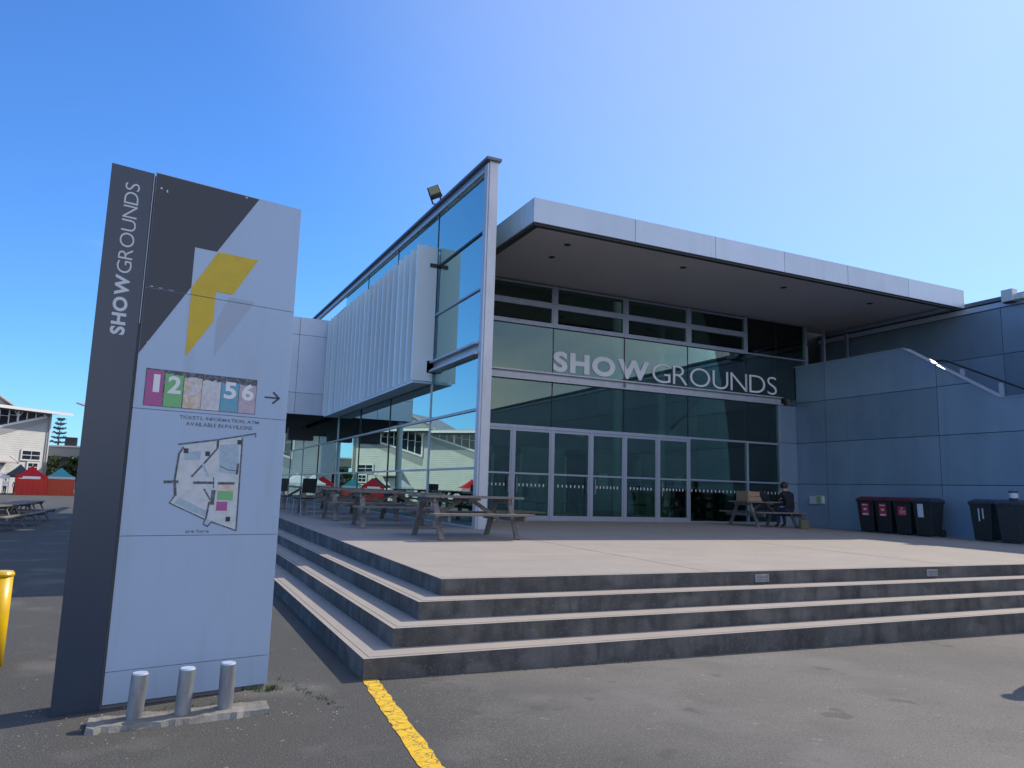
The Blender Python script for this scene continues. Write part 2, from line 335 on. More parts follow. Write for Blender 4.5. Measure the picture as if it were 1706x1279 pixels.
# saw-cut groove bands just behind the nosings
for k in range(4):
    x, y, z = EX+k*TR, EY+k*TR, RS*(k+1)
    if k < 3:
        MB().box(x+.055, x+.061, y+.055, 40, z-.01, z+.0015).box(x+.061, 17, y+.055, y+.061, z-.01, z+.0015).build('groove_joint', 'riser', ter)
    else:
        MB().box(x+.055, x+.063, y+.055, 40, z-.01, z+.0015).box(x+.063, 17, y+.055, y+.063, z-.01, z+.0015).build('groove_joint', 'riser', ter)
for x in (6.2, 10.9, 15.4):
    b = MB(); b.hexa([(x-.004, TY+.075, tz(x, TY)-.004), (x+.004, TY+.075, tz(x, TY)-.004), (x+.004, 14.45, tz(x, 14.45)-.004), (x-.004, 14.45, tz(x, 14.45)-.004), (x-.004, TY+.075, tz(x, TY)+.0022), (x+.004, TY+.075, tz(x, TY)+.0022), (x+.004, 14.45, tz(x, 14.45)+.0016), (x-.004, 14.45, tz(x, 14.45)+.0016)]); b.build('groove_joint', 'riser', ter)
for x in (7.01, 10.27):
    l = MB().box(x-.115, x+.115, TY-.022, TY+.02, .535, .635).build('step_light', 'galv', ter, bev=.008)
    MB().box(x-.09, x+.09, TY-.025, TY-.0225, .555, .575).box(x-.09, x+.09, TY-.025, TY-.0225, .59, .61).build('lens', 'cloth_grey', l)
# painted line
b = MB(); pts = [(1.71, 6.285), (1.64, 5.4), (1.555, 4.27), (1.44, 2.9), (1.25, 1.2), (1.0, -2)]
rnd = random.Random(3); P = []
for (xa, ya), (xb, yb) in zip(pts[:-1], pts[1:]):
    n = max(2, int(abs(yb-ya)/.06))
    for i in range(n):
        t = i/n; P.append((xa+(xb-xa)*t, ya+(yb-ya)*t))
v = []
for (x, y) in P:
    for s in (-1, 1):
        xx = x+s*(.066+rnd.uniform(-.009, .009)); v.append((xx, y, gz(xx, y)+.004))
b.add(v, [(2*i, 2*i+1, 2*i+3, 2*i+2) for i in range(len(P)-1)])
tag(b.build('painted_line', 'yellow_line'), kind='structure')

# ------------------------------------------------------------------ the exhibition building
B = empty('exhibition_building', (SX, FY, .7))
tag(B, 'grey panelled exhibition hall with glass front, flat canopy and large lettering', 'building')
rp = random.Random(11)
def pane(parent, ax, c, a0, a1, z0, z1, m):
    """one glass pane, tilted by a hair as real panes are; ax='y' plane y=c, spans x a0..a1; ax='x' plane x=c"""
    t1, t2 = rp.uniform(-.0022, .0022), rp.uniform(-.0030, .0030); h = .006
    am, zm = (a0+a1)/2, (z0+z1)/2
    vs = []
    for s in (-h, h):
        for (a, z) in ((a0, z0), (a1, z0), (a1, z1), (a0, z1)):
            o = c+s+(a-am)*t1+(z-zm)*t2
            vs.append((a, o, z) if ax == 'y' else (o, a, z))
    b = MB(); b.add(vs, [(0, 1, 2, 3), (7, 6, 5, 4), (0, 4, 5, 1), (1, 5, 6, 2), (2, 6, 7, 3), (3, 7, 4, 0)])
    return b.build('pane', m, parent)
# ---- front glazing (plane y = FY)
CX = [6.42, 7.72, 10.19, 12.72, 15.18, 17.63, 19.05, 20.40]
fg = box('front_glazing', 'alu', B, 6.40, 19.12, FY-.07, FY+.07, .70, .80)        # sill plate carries the grid
Zr = [.80, 2.10, 3.41, 4.79, 5.06, 6.48, 7.10, 7.71]
for i in range(7):
    a0, a1 = CX[i], CX[i+1]
    if i < 6:
        pane(fg, 'y', FY, a0, a1, 3.45, 4.80, 'glass')
    pane(fg, 'y', FY, a0, a1, 5.05, 6.50, 'glass')
    if i == 6: pane(fg, 'y', FY, a0, a1, 6.50, 7.71, 'glass')
    elif i == 5: pane(fg, 'y', FY, a0, a1, 6.50, 7.71, 'glass')
    else:
        # opening windows: two rows of framed sashes
        for (z0, z1) in ((6.50, 7.06), (7.12, 7.69)):
            s = MB()
            s.box(a0+.05, a1-.05, FY-.075, FY+.03, z0, z0+.055).box(a0+.05, a1-.05, FY-.075, FY+.03, z1-.055, z1)
            s.box(a0+.05, a0+.105, FY-.075, FY+.03, z0+.055, z1-.055).box(a1-.105, a1-.05, FY-.075, FY+.03, z0+.055, z1-.055)
            so_ = s.build('window_sash', 'alu', fg)
            pane(fg, 'y', FY-.02, a0+.1, a1-.1, z0+.05, z1-.05, 'glass')
            MB().box((a0+a1)/2-.05, (a0+a1)/2+.05, FY-.1, FY-.076, z0+.005, z0+.03).build('latch', 'galv', so_)
for x in CX[1:6]:                                      # upper mullions between the sashes
    box('mullion', 'alu', fg, x-.045, x+.045, FY-.08, FY+.12, 6.46, 7.71)
    box('glazing_joint', 'dark_metal', fg, x-.009, x+.009, FY-.02, FY+.03, 5.06, 6.455)
    box('glazing_joint', 'dark_metal', fg, x-.009, x+.009, FY-.02, FY+.03, 3.45, 4.79)
box('glazing_joint', 'dark_metal', fg, CX[6]-.009, CX[6]+.009, FY-.02, FY+.03, 5.06, 7.7)
box('mullion', 'alu', fg, 20.36, 20.45, FY-.08, FY+.1, 5.06, 7.71)
box('transom', 'alu', fg, 6.42, CX[5]+.05, FY-.085, FY+.11, 6.43, 6.50)
box('transom', 'alu', fg, 6.42, CX[5]+.05, FY-.085, FY+.11, 7.055, 7.125)
box('transom', 'alu', fg, CX[5]+.05, 20.36, FY-.05, FY+.05, 6.45, 6.49)
box('transom', 'alu', fg, 6.42, CX[4]+.05, FY-.08, FY+.10, 3.37, 3.46)
box('transom', 'alu', fg, CX[4]+.05, 19.08, FY-.055, FY+.06, 3.40, 3.46)
# channel beam at mid height
bb = MB(); bb.box(6.42, 19.2, FY-.02, FY+.08, 4.83, 5.02).box(6.42, 19.2, FY-.13, FY+.08, 4.79, 4.83).box(6.42, 19.2, FY-.13, FY+.08, 5.02, 5.06)
bb.build('channel_beam', 'steel', B)
box('beam_splice', 'steel', B, 12.70, 12.715, FY-.132, FY-.02, 4.84, 5.01)
# ground floor: fixed lights and doors
DX = [7.72, 8.93, 10.19, 11.52, 12.72, 13.96, 15.18]
box('mullion', 'alu', fg, 6.42, 6.50, FY-.07, FY+.07, .8, 3.37); pane(fg, 'y', FY, 6.5, 7.72, .8, 2.08, 'glass'); pane(fg, 'y', FY, 6.5, 7.72, 2.12, 3.38, 'glass')
box('transom', 'alu', fg, 6.5, 7.70, FY-.05, FY+.05, 2.075, 2.125)
for i in range(6):
    a0, a1 = DX[i]+.035, DX[i+1]-.035
    d = MB(); y0, y1 = FY-.06, FY+.02
    d.box(a0, a0+.055, y0, y1, .80, 3.365).box(a1-.055, a1, y0, y1, .80, 3.365)
    d.box(a0+.055, a1-.055, y0, y1, .80, .90).box(a0+.055, a1-.055, y0, y1, 3.29, 3.365).box(a0+.055, a1-.055, y0, y1, 2.06, 2.11)
    do = d.build('door', 'alu', B, bev=.004)
    pane(do, 'y', FY-.02, a0+.05, a1-.05, .89, 2.07, 'glass'); pane(do, 'y', FY-.02, a0+.05, a1-.05, 2.10, 3.30, 'glass')
    hx = a1-.10 if i % 2 == 0 else a0+.10
    MB().tube([(hx, y0-.05, 1.55), (hx, y0-.05, 2.0)], .014, 8).tube([(hx, y0-.05, 1.58), (hx, y0, 1.58)], .01, 6).tube([(hx, y0-.05, 1.97), (hx, y0, 1.97)], .01, 6).build('handle', 'galv', do)
    k = MB(); n = 7
    for j in range(n):
        xc = a0+.14+(a1-a0-.28)*(j+.5)/n
        k.box(xc-.018, xc+.018, FY-.031, FY-.0285, 1.72, 1.80)
    tag(k.build('safety_dots', 'dot', do), kind='stuff')
for x in DX: box('mullion', 'alu', fg, x-.035, x+.035, FY-.07, FY+.09, .80, 3.37)
for (a0, a1) in ((15.215, 17.63), (17.63, 19.08)):
    pane(fg, 'y', FY, a0, a1, .8, 2.08, 'glass'); pane(fg, 'y', FY, a0, a1, 2.12, 3.41, 'glass')
    k = MB()
    for j in range(int((a1-a0)/.16)):
        xc = a0+.1+j*.16; k.box(xc-.018, xc+.018, FY-.012, FY-.0095, 1.72, 1.80)
    tag(k.build('safety_dots', 'dot', fg), kind='stuff')
k = MB()
for j in range(6): k.box(6.6+j*.18-.018, 6.6+j*.18+.018, FY-.012, FY-.0095, 1.72, 1.80)
tag(k.build('safety_dots', 'dot', fg), kind='stuff')
box('mullion', 'alu', fg, 17.595, 17.665, FY-.05, FY+.06, .80, 3.40)
box('mullion', 'alu', fg, 19.04, 19.115, FY-.055, FY+.06, .80, 4.79)
box('transom', 'alu', fg, 15.215, 19.04, FY-.045, FY+.05, 2.075, 2.125)
box('exit_sign', 'dot', B, 11.35, 11.65, FY+.6, FY+.64, 3.30, 3.46)
# ---- wall strip right of the glazing
box('wall_panel', 'panel', B, 19.12, WX+.05, FY-.02, FY+.3, .5, 2.085, bev=.006)
box('wall_panel', 'panel', B, 19.12, WX+.05, FY-.02, FY+.3, 2.10, 3.485, bev=.006)
box('wall_panel', 'panel', B, 19.12, WX+.05, FY-.02, FY+.3, 3.50, 4.786, bev=.006)
# ---- side glazing (plane x = SX)
sg = box('side_glazing', 'steel', B, SX-.06, SX+.06, 15.33, 56.5, .62, .775)
SY = [15.33, 18.68, 22.6, 26.5, 30.3, 34.3, 38.4, 42.4, 46.4, 50.4, 56.5]
SZ = [(.775, 2.07), (2.07, 3.40), (3.40, 4.68)]
for i in range(len(SY)-1):
    for (z0, z1) in SZ: pane(sg, 'x', SX, SY[i], SY[i+1], z0, z1, 'glass_side')
def ptop(y): return 9.33+(y-15.1)*.0297
for i in range(len(SY)-1):
    y0, y1 = SY[i], SY[i+1]
    if y0 < 30:
        for (z0, z1) in ((4.94, 6.24), (6.24, 7.60)): pane(sg, 'x', SX, y0, y1, z0, z1, 'glass_side')
        b = MB(); b.hexa([(SX-.006, y0, 7.6), (SX+.006, y0, 7.6), (SX+.006, y1, 7.6), (SX-.006, y1, 7.6),
                          (SX-.006, y0, ptop(y0)-.3), (SX+.006, y0, ptop(y0)-.3), (SX+.006, y1, ptop(y1)-.3), (SX-.006, y1, ptop(y1)-.3)]); b.build('pane', 'glass_side', sg)
for z, h in ((2.07, .05), (3.40, .06)): box('transom', 'alu', sg, SX-.05, SX+.05, 15.33, 56.5, z-h/2, z+h/2)
for z in (6.24, 7.60): box('transom', 'dark_metal' if z > 7 else 'alu', sg, SX-.045, SX+.05, 15.33, 30.3, z-.025, z+.025)
for y in SY[1:-1]:
    h = .035 if y in (18.68, 30.3, 38.4) else .012
    box('mullion', 'steel' if h > .02 else 'dark_metal', sg, SX-.03, SX+.10, y-h, y+h, .775, 4.68)
    if y < 30: box('mullion', 'dark_metal', sg, SX-.02, SX+.08, y-.02, y+.02, 4.94, ptop(y)-.3)
bb = MB(); y0, y1 = 15.32, 33
bb.box(SX-.03, SX+.06, y0, y1, 4.72, 4.90).box(SX-.16, SX+.06, y0, y1, 4.66, 4.72).box(SX-.16, SX+.06, y0, y1, 4.90, 4.95)
bb.build('channel_beam', 'steel', B)
box('beam_bracket', 'dark_metal', B, SX-.22, SX-.04, 18.55, 18.66, 4.64, 4.97)
box('bracket', 'dark_metal', B, SX-.26, SX-.05, 18.52, 18.6, 7.56, 7.66)
# corner column
cb = MB(); cb.box(SX-.03, SX+.19, 15.10, 15.32, .5, 9.31)
co = cb.build('corner_column', 'steel', B, bev=.008)
MB().box(SX-.075, SX-.031, 15.13, 15.32, .5, 9.2).build('column_flange', 'steel', co)
# sloping roof edge over the side glazing
def slope_box(name, m, x0, x1, y0, y1, dz0, dz1, parent=B):
    b = MB(); b.hexa([(x0, y0, ptop(y0)+dz0), (x1, y0, ptop(y0)+dz0), (x1, y1, ptop(y1)+dz0), (x0, y1, ptop(y1)+dz0),
                      (x0, y0, ptop(y0)+dz1), (x1, y0, ptop(y0)+dz1), (x1, y1, ptop(y1)+dz1), (x0, y1, ptop(y1)+dz1)])
    return b.build(name, m, parent, bev=.004)
slope_box('roof_flashing', 'roof_edge', SX-.14, SX+.24, 15.03, 56.6, -.07, .0)
slope_box('roof_channel', 'alu', SX-.04, SX+.10, 15.33, 56.5, -.24, -.072)
slope_box('roof_angle', 'steel', SX-.10, SX-.042, 15.33, 56.5, -.31, -.245)
# main roof
box('roof', 'roof_edge', B, SX+.12, UX+1.2, FY+.05, YB, 8.95, 9.20)
# upper infill wall behind the fins and above the rear glazing
box('upper_wall', 'panel', B, SX+.22, SX+.4, 23.0, YB-.5, 4.96, 8.94)
# ---- fin screen
FZ0, FY0, FY1 = 4.41, 18.57, 30.6
fs = box('fin_screen', 'panel_dark', B, SX-.04, SX-.012, FY0+.4, FY1, FZ0+.3, 8.0)  # backing coloured dark to deepen the shade between the fins
nf = 22
for i in range(nf):
    y = FY0+(FY1-FY0)*i/(nf-1); zt = 8.14+(y-FY0)*.0225
    b = MB(); b.box(5.72, SX-.05, y-.02, y+.02, FZ0, zt); b.box(5.72, 5.75, y+.02, y+.075, FZ0, zt)
    b.build('fin', 'fin', fs, bev=.004)
MB().box(5.78, SX-.05, FY0+.05, FY1, FZ0-.05, FZ0-.01).build('base_rail', 'fin', fs)
for i in range(0, nf-1):
    y = FY0+(FY1-FY0)*(i+.6)/(nf-1); zt = 8.16+(y-FY0)*.0225
    box('fixing_bracket', 'galv', fs, 5.95, SX-.05, y-.03, y+.03, zt+.0, zt+.05)
# ---- wing at the far end
WY, WL, WZ0, WZ1 = 30.85, 3.0, 4.43, 8.47
wing = box('wing', 'panel_dark', B, WL+.05, SX-.2, WY+.06, 44.5, WZ0+.02, WZ1-.02)
for (a, c) in ((WL, 4.62), (4.635, SX-.13)):
    for (z0, z1) in ((WZ0, 5.30), (5.315, 7.72), (7.735, WZ1)):
        MB().box(a, c, WY, WY+.055, z0, z1).build('wall_panel', 'fascia', wing, bev=.004)
for (a, c) in ((WY+.06, 37), (37.015, 44.5)):
    for (z0, z1) in ((WZ0, 6.4), (6.415, WZ1)): MB().box(WL-.005, WL+.045, a, c, z0, z1).build('wall_panel', 'fascia', wing, bev=.004)
for (x, y) in ((WL+.4, WY+.5), (WL+.4, 43.8)): MB().tube([(x, y, .3), (x, y, WZ0+.03)], .14, 16).build('post', 'column', wing, smooth=False)
# rear service wall under the wing
for (a, c) in ((3.6, 4.5), (4.9, 6.0)): box('speaker_box', 'dark_metal', B, a, c, WY+3, WY+3.5, 3.55, 4.1)
# ---- canopy
KX0, KX1, KY, KZ0, KZ1 = 7.17, 22.47, 14.45, 7.71, 8.29
cp = MB(); cp.box(KX0+.06, KX1-.3, KY+.06, FY+.6, KZ0+.03, KZ1-.03)
can = cp.build('canopy', 'soffit', B)
JX = [KX0, 9.97, 12.47, 14.87, 17.30, 19.87, KX1]
for a, c in zip(JX[:-1], JX[1:]):
    MB().box(a+.006, c-.006, KY, KY+.055, KZ0, KZ1).build('fascia_panel', 'fascia', can, bev=.004)
for a, c in ((KY+.056, 14.90), (14.91, 17.4), (17.41, FY+.5)):
    MB().box(KX0+.004, KX0+.057, a, c, KZ0, KZ1).build('fascia_panel', 'fascia', can, bev=.004)
MB().box(KX0+.02, KX1, KY+.02, FY+.5, KZ1-.028, KZ1+.012).build('cap_flashing', 'fascia', can, bev=.004)
MB().box(KX0+.06, KX1-.3, KY+.06, KY+.20, KZ0-.05, KZ0+.028).box(KX0+.06, KX0+.2, KY+.20, FY-.1, KZ0-.05, KZ0+.028).build('shadow_trim', 'dark_metal', can)
b = MB(); b.hexa([(KX1-.55, KY+.21, KZ0+.0), (KX1-.3, KY+.21, KZ0), (KX1-.3, FY+.5, KZ0), (KX1-.55, FY+.5, KZ0),
                  (KX1-.3, KY+.21, KZ0+.029), (KX1-.0, KY+.21, KZ0+.16), (KX1-.0, FY+.5, KZ0+.16), (KX1-.3, FY+.5, KZ0+.029)])
b.build('edge_lining', 'fascia', can)
for (x, y) in ((8.67, 15.53), (12.31, 15.58), (16.02, 15.64), (19.6, 15.6), (8.8, 16.6)):
    dl = MB().tube([(x, y, KZ0+.031), (x, y, KZ0+.012)], .085, 18).build('downlight', 'dark_metal', can)
    MB().tube([(x, y, KZ0+.0125), (x, y, KZ0+.010)], .055, 14).build('lens', 'far_glass', dl)
# ---- right wall with the stair parapet
rw = empty('panelled_wall', (WX, 10, .6)); rw.parent = B; rw.location = Vector((WX, 10, .6))-B.location
def rtop(y):
    if y >= 14.78: return 6.21
    if y >= 12.0: return 4.43+(y-12.0)/2.78*1.78
    return 4.43
b = MB(); prof = [(FY+.02, -.8), (-24, -.8), (-24, 4.39), (12.0, 4.39), (14.78, 6.17), (FY+.02, 6.17)]
b.prism(prof, WX+.05, WX+.32, 'x'); b.build('wall_core', 'panel_dark', rw)
JY = [FY-.025, 17.72, 13.75, 9.75, 5.75, 1.75, -2.25, -6.25, -10.25, -14.25, -18.25, -23.95]; JZ = [-.8, 2.10, 3.50, 4.90, 6.25]
gap = .009
for y1, y0 in zip(JY[:-1], JY[1:]):
    for z0, z1 in zip(JZ[:-1], JZ[1:]):
        # clip the panel by the wall's top profile
        yy = [y0+gap]+[q for q in (12.0, 14.78) if y0+gap < q < y1-gap]+[y1-gap]
        lo, hi = z0+gap, z1-gap
        top = [(q, min(hi, rtop(q)-.035)) for q in yy]
        if z0 > 4:
            # add crossing of the sloped top with hi
            if rtop(y0) < 4.9+.1 and rtop(y1) < 4.95: continue
        if z1 > 4.4 and z0 < 4.9:
            ex = []
            for (qa, za), (qb, zb) in zip(top[:-1], top[1:]):
                ex.append((qa, za)); ya, yb = qa, qb
                fa, fb = rtop(ya)-.035-hi, rtop(yb)-.035-hi
                if fa*fb < 0: t = fa/(fa-fb); ex.append((ya+(yb-ya)*t, hi))
            ex.append(top[-1]); top = ex
        if z0 > 4.8:
            pts2 = [(q, z) for q, z in top if z > lo+.01]
            ycr = 12.0+(lo-4.43+.035)/1.78*2.78
            if y0+gap < ycr < y1-gap: pts2 = [(ycr, lo)]+pts2
            else: pts2 = [(y0+gap, lo)]+pts2
            poly = pts2+[(y1-gap, lo)]
        else:
            poly = [(y0+gap, lo)]+top+[(y1-gap, lo)]
        pl = MB(); pl.prism(poly, WX, WX+.048, 'x'); pl.build('wall_panel', 'panel', rw)
b = MB()
capp = [(FY, 6.21), (14.78, 6.21), (12.0, 4.43), (-24, 4.43)]
for (ya, za), (yb, zb) in zip(capp[:-1], capp[1:]):
    b.hexa([(WX-.02, yb, zb-.035), (WX+.36, yb, zb-.035), (WX+.36, ya, za-.035), (WX-.02, ya, za-.035),
            (WX-.02, yb, zb), (WX+.36, yb, zb), (WX+.36, ya, za), (WX-.02, ya, za)])
b.build('parapet_cap', 'alu', rw)
# stair behind the parapet and upper landing
st = box('stair_landing', 'kerb', B, WX+.33, UX, 14.6, FY-.1, 4.9, 5.2)
for i in range(16): MB().box(WX+.33, UX, 14.6-.3*(i+1), 14.6-.3*i, 4.5-.17*(i+1), 5.2-.17*(i+1)).build('stair_step', 'kerb', st)
hr = MB(); rx = WX+.42
hr.bar((rx, 13.75, 5.72), (rx, 8.5, 3.05), .05, .05).bar((rx, 13.75, 5.72), (rx, 14.35, 5.74), .05, .05)
hro = hr.build('handrail', 'dark_metal', B)
for y in (13.25, 12.2, 11.1, 10.0, 9.0): MB().box(rx-.03, rx+.03, y-.05, y+.05, 3.2+(y-9)*.5-.85, 3.24+(y-9)*.508).build('rail_post', 'steel', hro)
# ---- upper wall beyond the stair
uw = empty('upper_side_wall', (UX, 10, 5)); uw.parent = B; uw.location = Vector((UX, 10, 5))-B.location
MB().box(UX+.05, UX+6, -24, FY+1.5, -.8, 7.70).build('wall_core', 'panel_dark', uw)
UY = [FY+1.4, 17.4, 13.5, 9.5, 5.5, 1.5, -2.5, -6.5, -10.5, -14.5, -18.5, -23.9]; UZ = [2.6, 4.2, 6.12, 7.55]
for y1, y0 in zip(UY[:-1], UY[1:]):
    for z0, z1 in zip(UZ[:-1], UZ[1:]): MB().box(UX, UX+.048, y0+gap, y1-gap, z0+gap, z1-gap).build('wall_panel', 'panel', uw)
MB().box(UX-.05, UX+.25, -24, FY+1.4, 7.56, 7.72).build('fascia_strip', 'fascia', uw)
MB().box(UX-.09, UX+6, -24, FY+1.4, 7.76, 7.88).build('roof_edge', 'roof_edge', uw); MB().box(UX-.0, UX+5.9, -23.9, FY+1.3, 7.72, 7.76).build('gutter_gap', 'panel_dark', uw)
# upper doors beside the landing
for x in (21.35, 22.55): box('door_post', 'alu', B, x-.04, x+.04, FY-.05, FY+.05, 5.2, 7.71)
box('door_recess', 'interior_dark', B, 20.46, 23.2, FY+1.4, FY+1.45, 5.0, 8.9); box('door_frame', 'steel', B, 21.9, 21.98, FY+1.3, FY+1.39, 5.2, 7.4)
box('wall_panel', 'panel', B, WX+.06, UX, FY-.01, FY+.3, 4.4, 5.2)
# ---- interior
itr = box('interior_floor', 'interior_floor', B, SX+.08, UX+1, FY+.08, YB-.2, .55, .77)
box('interior_wall', 'interior', B, SX+.1, UX+1, YB-.2, YB, .5, 8.95)
box('interior_wall', 'interior', B, UX+.9, UX+1.1, FY+1.5, YB, .5, 8.95)
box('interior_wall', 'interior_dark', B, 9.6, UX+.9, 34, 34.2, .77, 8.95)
box('interior_ceiling', 'interior_ceiling', B, SX+.15, UX+1, FY+.65, YB-.1, 8.75, 8.94)
box('interior_wall', 'inner_light', B, 9.3, 9.5, 26.4, YB-.3, .77, 8.75)  # pale wall added to brighten what shows through the side glass
box('bulkhead', 'interior', B, 9.6, UX+.8, 26.0, 26.4, 3.3, 8.75)
box('mezzanine_floor', 'interior', B, 9.6, UX+.8, 26.4, 34, 3.3, 3.6)
for (a, c) in ((9.6, 11.4), (12.6, 14.6), (15.8, 17.0), (18.2, UX+.8)): box('inner_partition', 'inner_light', B, a, c, 26.0, 26.2, .77, 3.3)
for x in (11.4, 12.6, 14.6, 15.8, 17.0, 18.2): box('inner_door_frame', 'column', B, x-.05, x+.05, 25.95, 26.25, .77, 3.0)
for (x, z, m_) in ((10.2, 2.0, 'print_white'), (10.8, 2.1, 'print_blue'), (13.2, 2.0, 'print_white'), (13.9, 2.05, 'print_tan'), (16.4, 2.1, 'print_white'), (19.4, 2.0, 'print_pink'), (20.2, 2.1, 'print_white')): box('notice', m_, B, x-.2, x+.2, 25.97, 25.995, z-.3, z+.3)
for i in range(6): box('ceiling_beam', 'interior', B, SX+.2, UX+.8, 21+i*2.4, 21.18+i*2.4, 8.4, 8.74)
for (x, y) in ((14.09, 21.5), (7.25, 19.9), (7.25, 22.8), (7.25, 26.5), (7.25, 30.3), (7.25, 34.3), (7.25, 38.4), (7.25, 43), (7.25, 48), (20.75, 20.2)):
    MB().tube([(x, y, .6), (x, y, 8.76)], .16, 20).build('interior_column', 'column', B, smooth=True)
for (x, y) in ((10.3, 24.5), (18.2, 24.5)): MB().tube([(x, y, .6), (x, y, 8.7)], .16, 20).build('interior_column', 'column', B, smooth=True)

# ------------------------------------------------------------------ lettering
def glyphs(word, off):
    out = []; x = 0
    for ch in word:
        cu = bpy.data.curves.new('g', 'FONT'); cu.body = ch; cu.size = 1; cu.offset = off; cu.resolution_u = 5
        o = bpy.data.objects.new('g', cu); col.objects.link(o)
        me = bpy.data.meshes.new_from_object(o.evaluated_get(bpy.context.evaluated_depsgraph_get())); bpy.data.objects.remove(o); bpy.data.curves.remove(cu)
        if not len(me.vertices): x += .28; out.append((ch, None, x, 0)); continue
        x0 = min(v.co.x for v in me.vertices); x1 = max(v.co.x for v in me.vertices)
        out.append((ch, me, x-x0, x1-x0)); x += x1-x0+.085
    return out, x-.085
def letters(word, off, parent, name, mt, place, width, height, thick):
    """place(u, v, d): local point from along-text u, up v, out-of-face d; letters scaled to width/height"""
    gl, tot = glyphs(word, off)
    zs = [v.co.y for c, me, _, _ in gl if me for v in me.vertices]; z0, z1 = min(zs), max(zs)
    su, sv = width/tot, height/(z1-z0)
    for ch, me, dx, _ in gl:
        if me is None: continue
        b = MB(); vs = [((v.co.x+dx)*su, (v.co.y-z0)*sv) for v in me.vertices]
        n = len(vs); fc = [tuple(p.vertices) for p in me.polygons]
        cnt = {}
        for f in fc:
            for i in range(len(f)):
                e = (f[i], f[(i+1) % len(f)]); cnt[e] = 1
        V = [place(u, v, thick) for u, v in vs]+[place(u, v, 0) for u, v in vs]
        F = fc+[tuple(i+n for i in reversed(f)) for f in fc]+[(a, c, c+n, a+n) for (a, c) in cnt if (c, a) not in cnt]
        b.add(V, F); b.build(name, mt, parent, local=True); bpy.data.meshes.remove(me)
Bl = Vector(B.location)
fl = lambda x0, z0: (lambda u, v, d: tuple(Vector((x0+u, FY-.0135-d, z0+v))-Bl))
letters('SHOW', .042, B, 'letter', 'letter_white', fl(10.20, 5.13), 3.46, .62, .004)
letters('GROUNDS', -.012, B, 'letter', 'letter_white', fl(13.77, 5.13), 5.25, .62, .004)

# ------------------------------------------------------------------ the pylon sign
SA = R(12.13)
sgn = empty('pylon_sign', (-.55, 6.01, 0), SA)
tag(sgn, 'tall leaning-free grey and charcoal pylon sign with yellow arrow and site map', 'sign')
sgn['label'] = 'tall grey and charcoal pylon sign with yellow angular mark and site map'
def lb(name, m, x0, x1, y0, y1, z0, z1, bev=0, parent=None): return box(name, m, parent or sgn, x0, x1, y0, y1, z0, z1, bev=bev, local=True)
MB().hexa([(0, -.02, -.05), (.292, -.02, -.05), (.292, .26, -.05), (.13, .26, -.05), (0, -.02, 3.93), (.292, -.02, 3.93), (.292, .26, 3.93), (.13, .26, 3.93)]).build('dark_slab', 'slab_dark', sgn, bev=.004, local=True)
lb('slab_edge', 'alu', .2925, .297, -.024, .25, 2.75, 3.935)
lb('core', 'cloth_grey', .3, 1.455, .025, .23, -.02, 3.93)
PZ = [.03, .25, 1.19, 2.12, 3.04, 3.955]
for a, c in zip(PZ[:-1], PZ[1:]):
    lb('face_panel', 'sign_face', .312, 1.47, 0, .024, a+.0016, c-.0016, .0015)
    lb('side_panel', 'sign_face', 1.456, 1.47, .0245, .25, a+.004, c-.004)
def clipz(poly, z, above):
    out = []
    for i in range(len(poly)):
        p, q = poly[i], poly[(i+1) % len(poly)]; ip = (p[1] >= z) == above; iq = (q[1] >= z) == above
        if ip: out.append(p)
        if ip != iq: t = (z-p[1])/(q[1]-p[1]); out.append((p[0]+(q[0]-p[0])*t, z))
    return out
def decal(name, m, poly, d=.002, split=True, base=0.):
    pieces = []
    if split:
        zz = [-1]+[z for z in PZ[1:-1]]+[9]
        for a, c in zip(zz[:-1], zz[1:]):
            p = clipz(clipz(poly, a+.003, True), c-.003, False)
            if len(p) > 2: pieces.append(p)
    else: pieces = [poly]
    for p in pieces: MB().prism(p, -base-d, -base-.0004, 'y').build(name, m, sgn, local=True)
decal('dark_field', 'vinyl_dark', [(.314, 3.947), (1.105, 3.947), (.805, 3.425), (.637, 3.425), (.637, 3.10), (.314, 2.53)], .0015)
decal('ghost_mark', 'vinyl_ghost', [(.93, 3.07), (1.137, 3.07), (.85, 2.58), (.85, 2.86)], .001)
decal('yellow_mark', 'vinyl_yellow', [(.817, 3.425), (1.135, 3.425), (.956, 3.10), (.823, 3.10), (.823, 2.856), (.641, 2.55), (.641, 3.10)], .003)
for (u, z, a_, h_) in ((.345, 3.83, .02, .012), (.392, 3.815, .012, .022), (.34, 3.05, .03, .006), (.40, 3.047, .035, .005), (.47, 3.046, .05, .003), (.62, 3.05, .012, .01), (.99, 3.93, .02, .01), (1.30, 3.2, .01, .012), (.36, 2.62, .01, .01)):
    decal('peeled_chip', 'letter_sign', [(u, z), (u+a_, z-h_*.3), (u+a_*.7, z+h_), (u+a_*.2, z+h_*.7)], .0032, False)
sl_ = lambda x0, z0: (lambda u, v, d: (x0-v, -.0204-d, z0+u))
letters('SHOW', .036, sgn, 'letter', 'letter_sign', sl_(.203, 2.645), .45, .098, .002)
letters('GROUNDS', -.008, sgn, 'letter', 'letter_sign', sl_(.203, 3.11), .70, .098, .002)
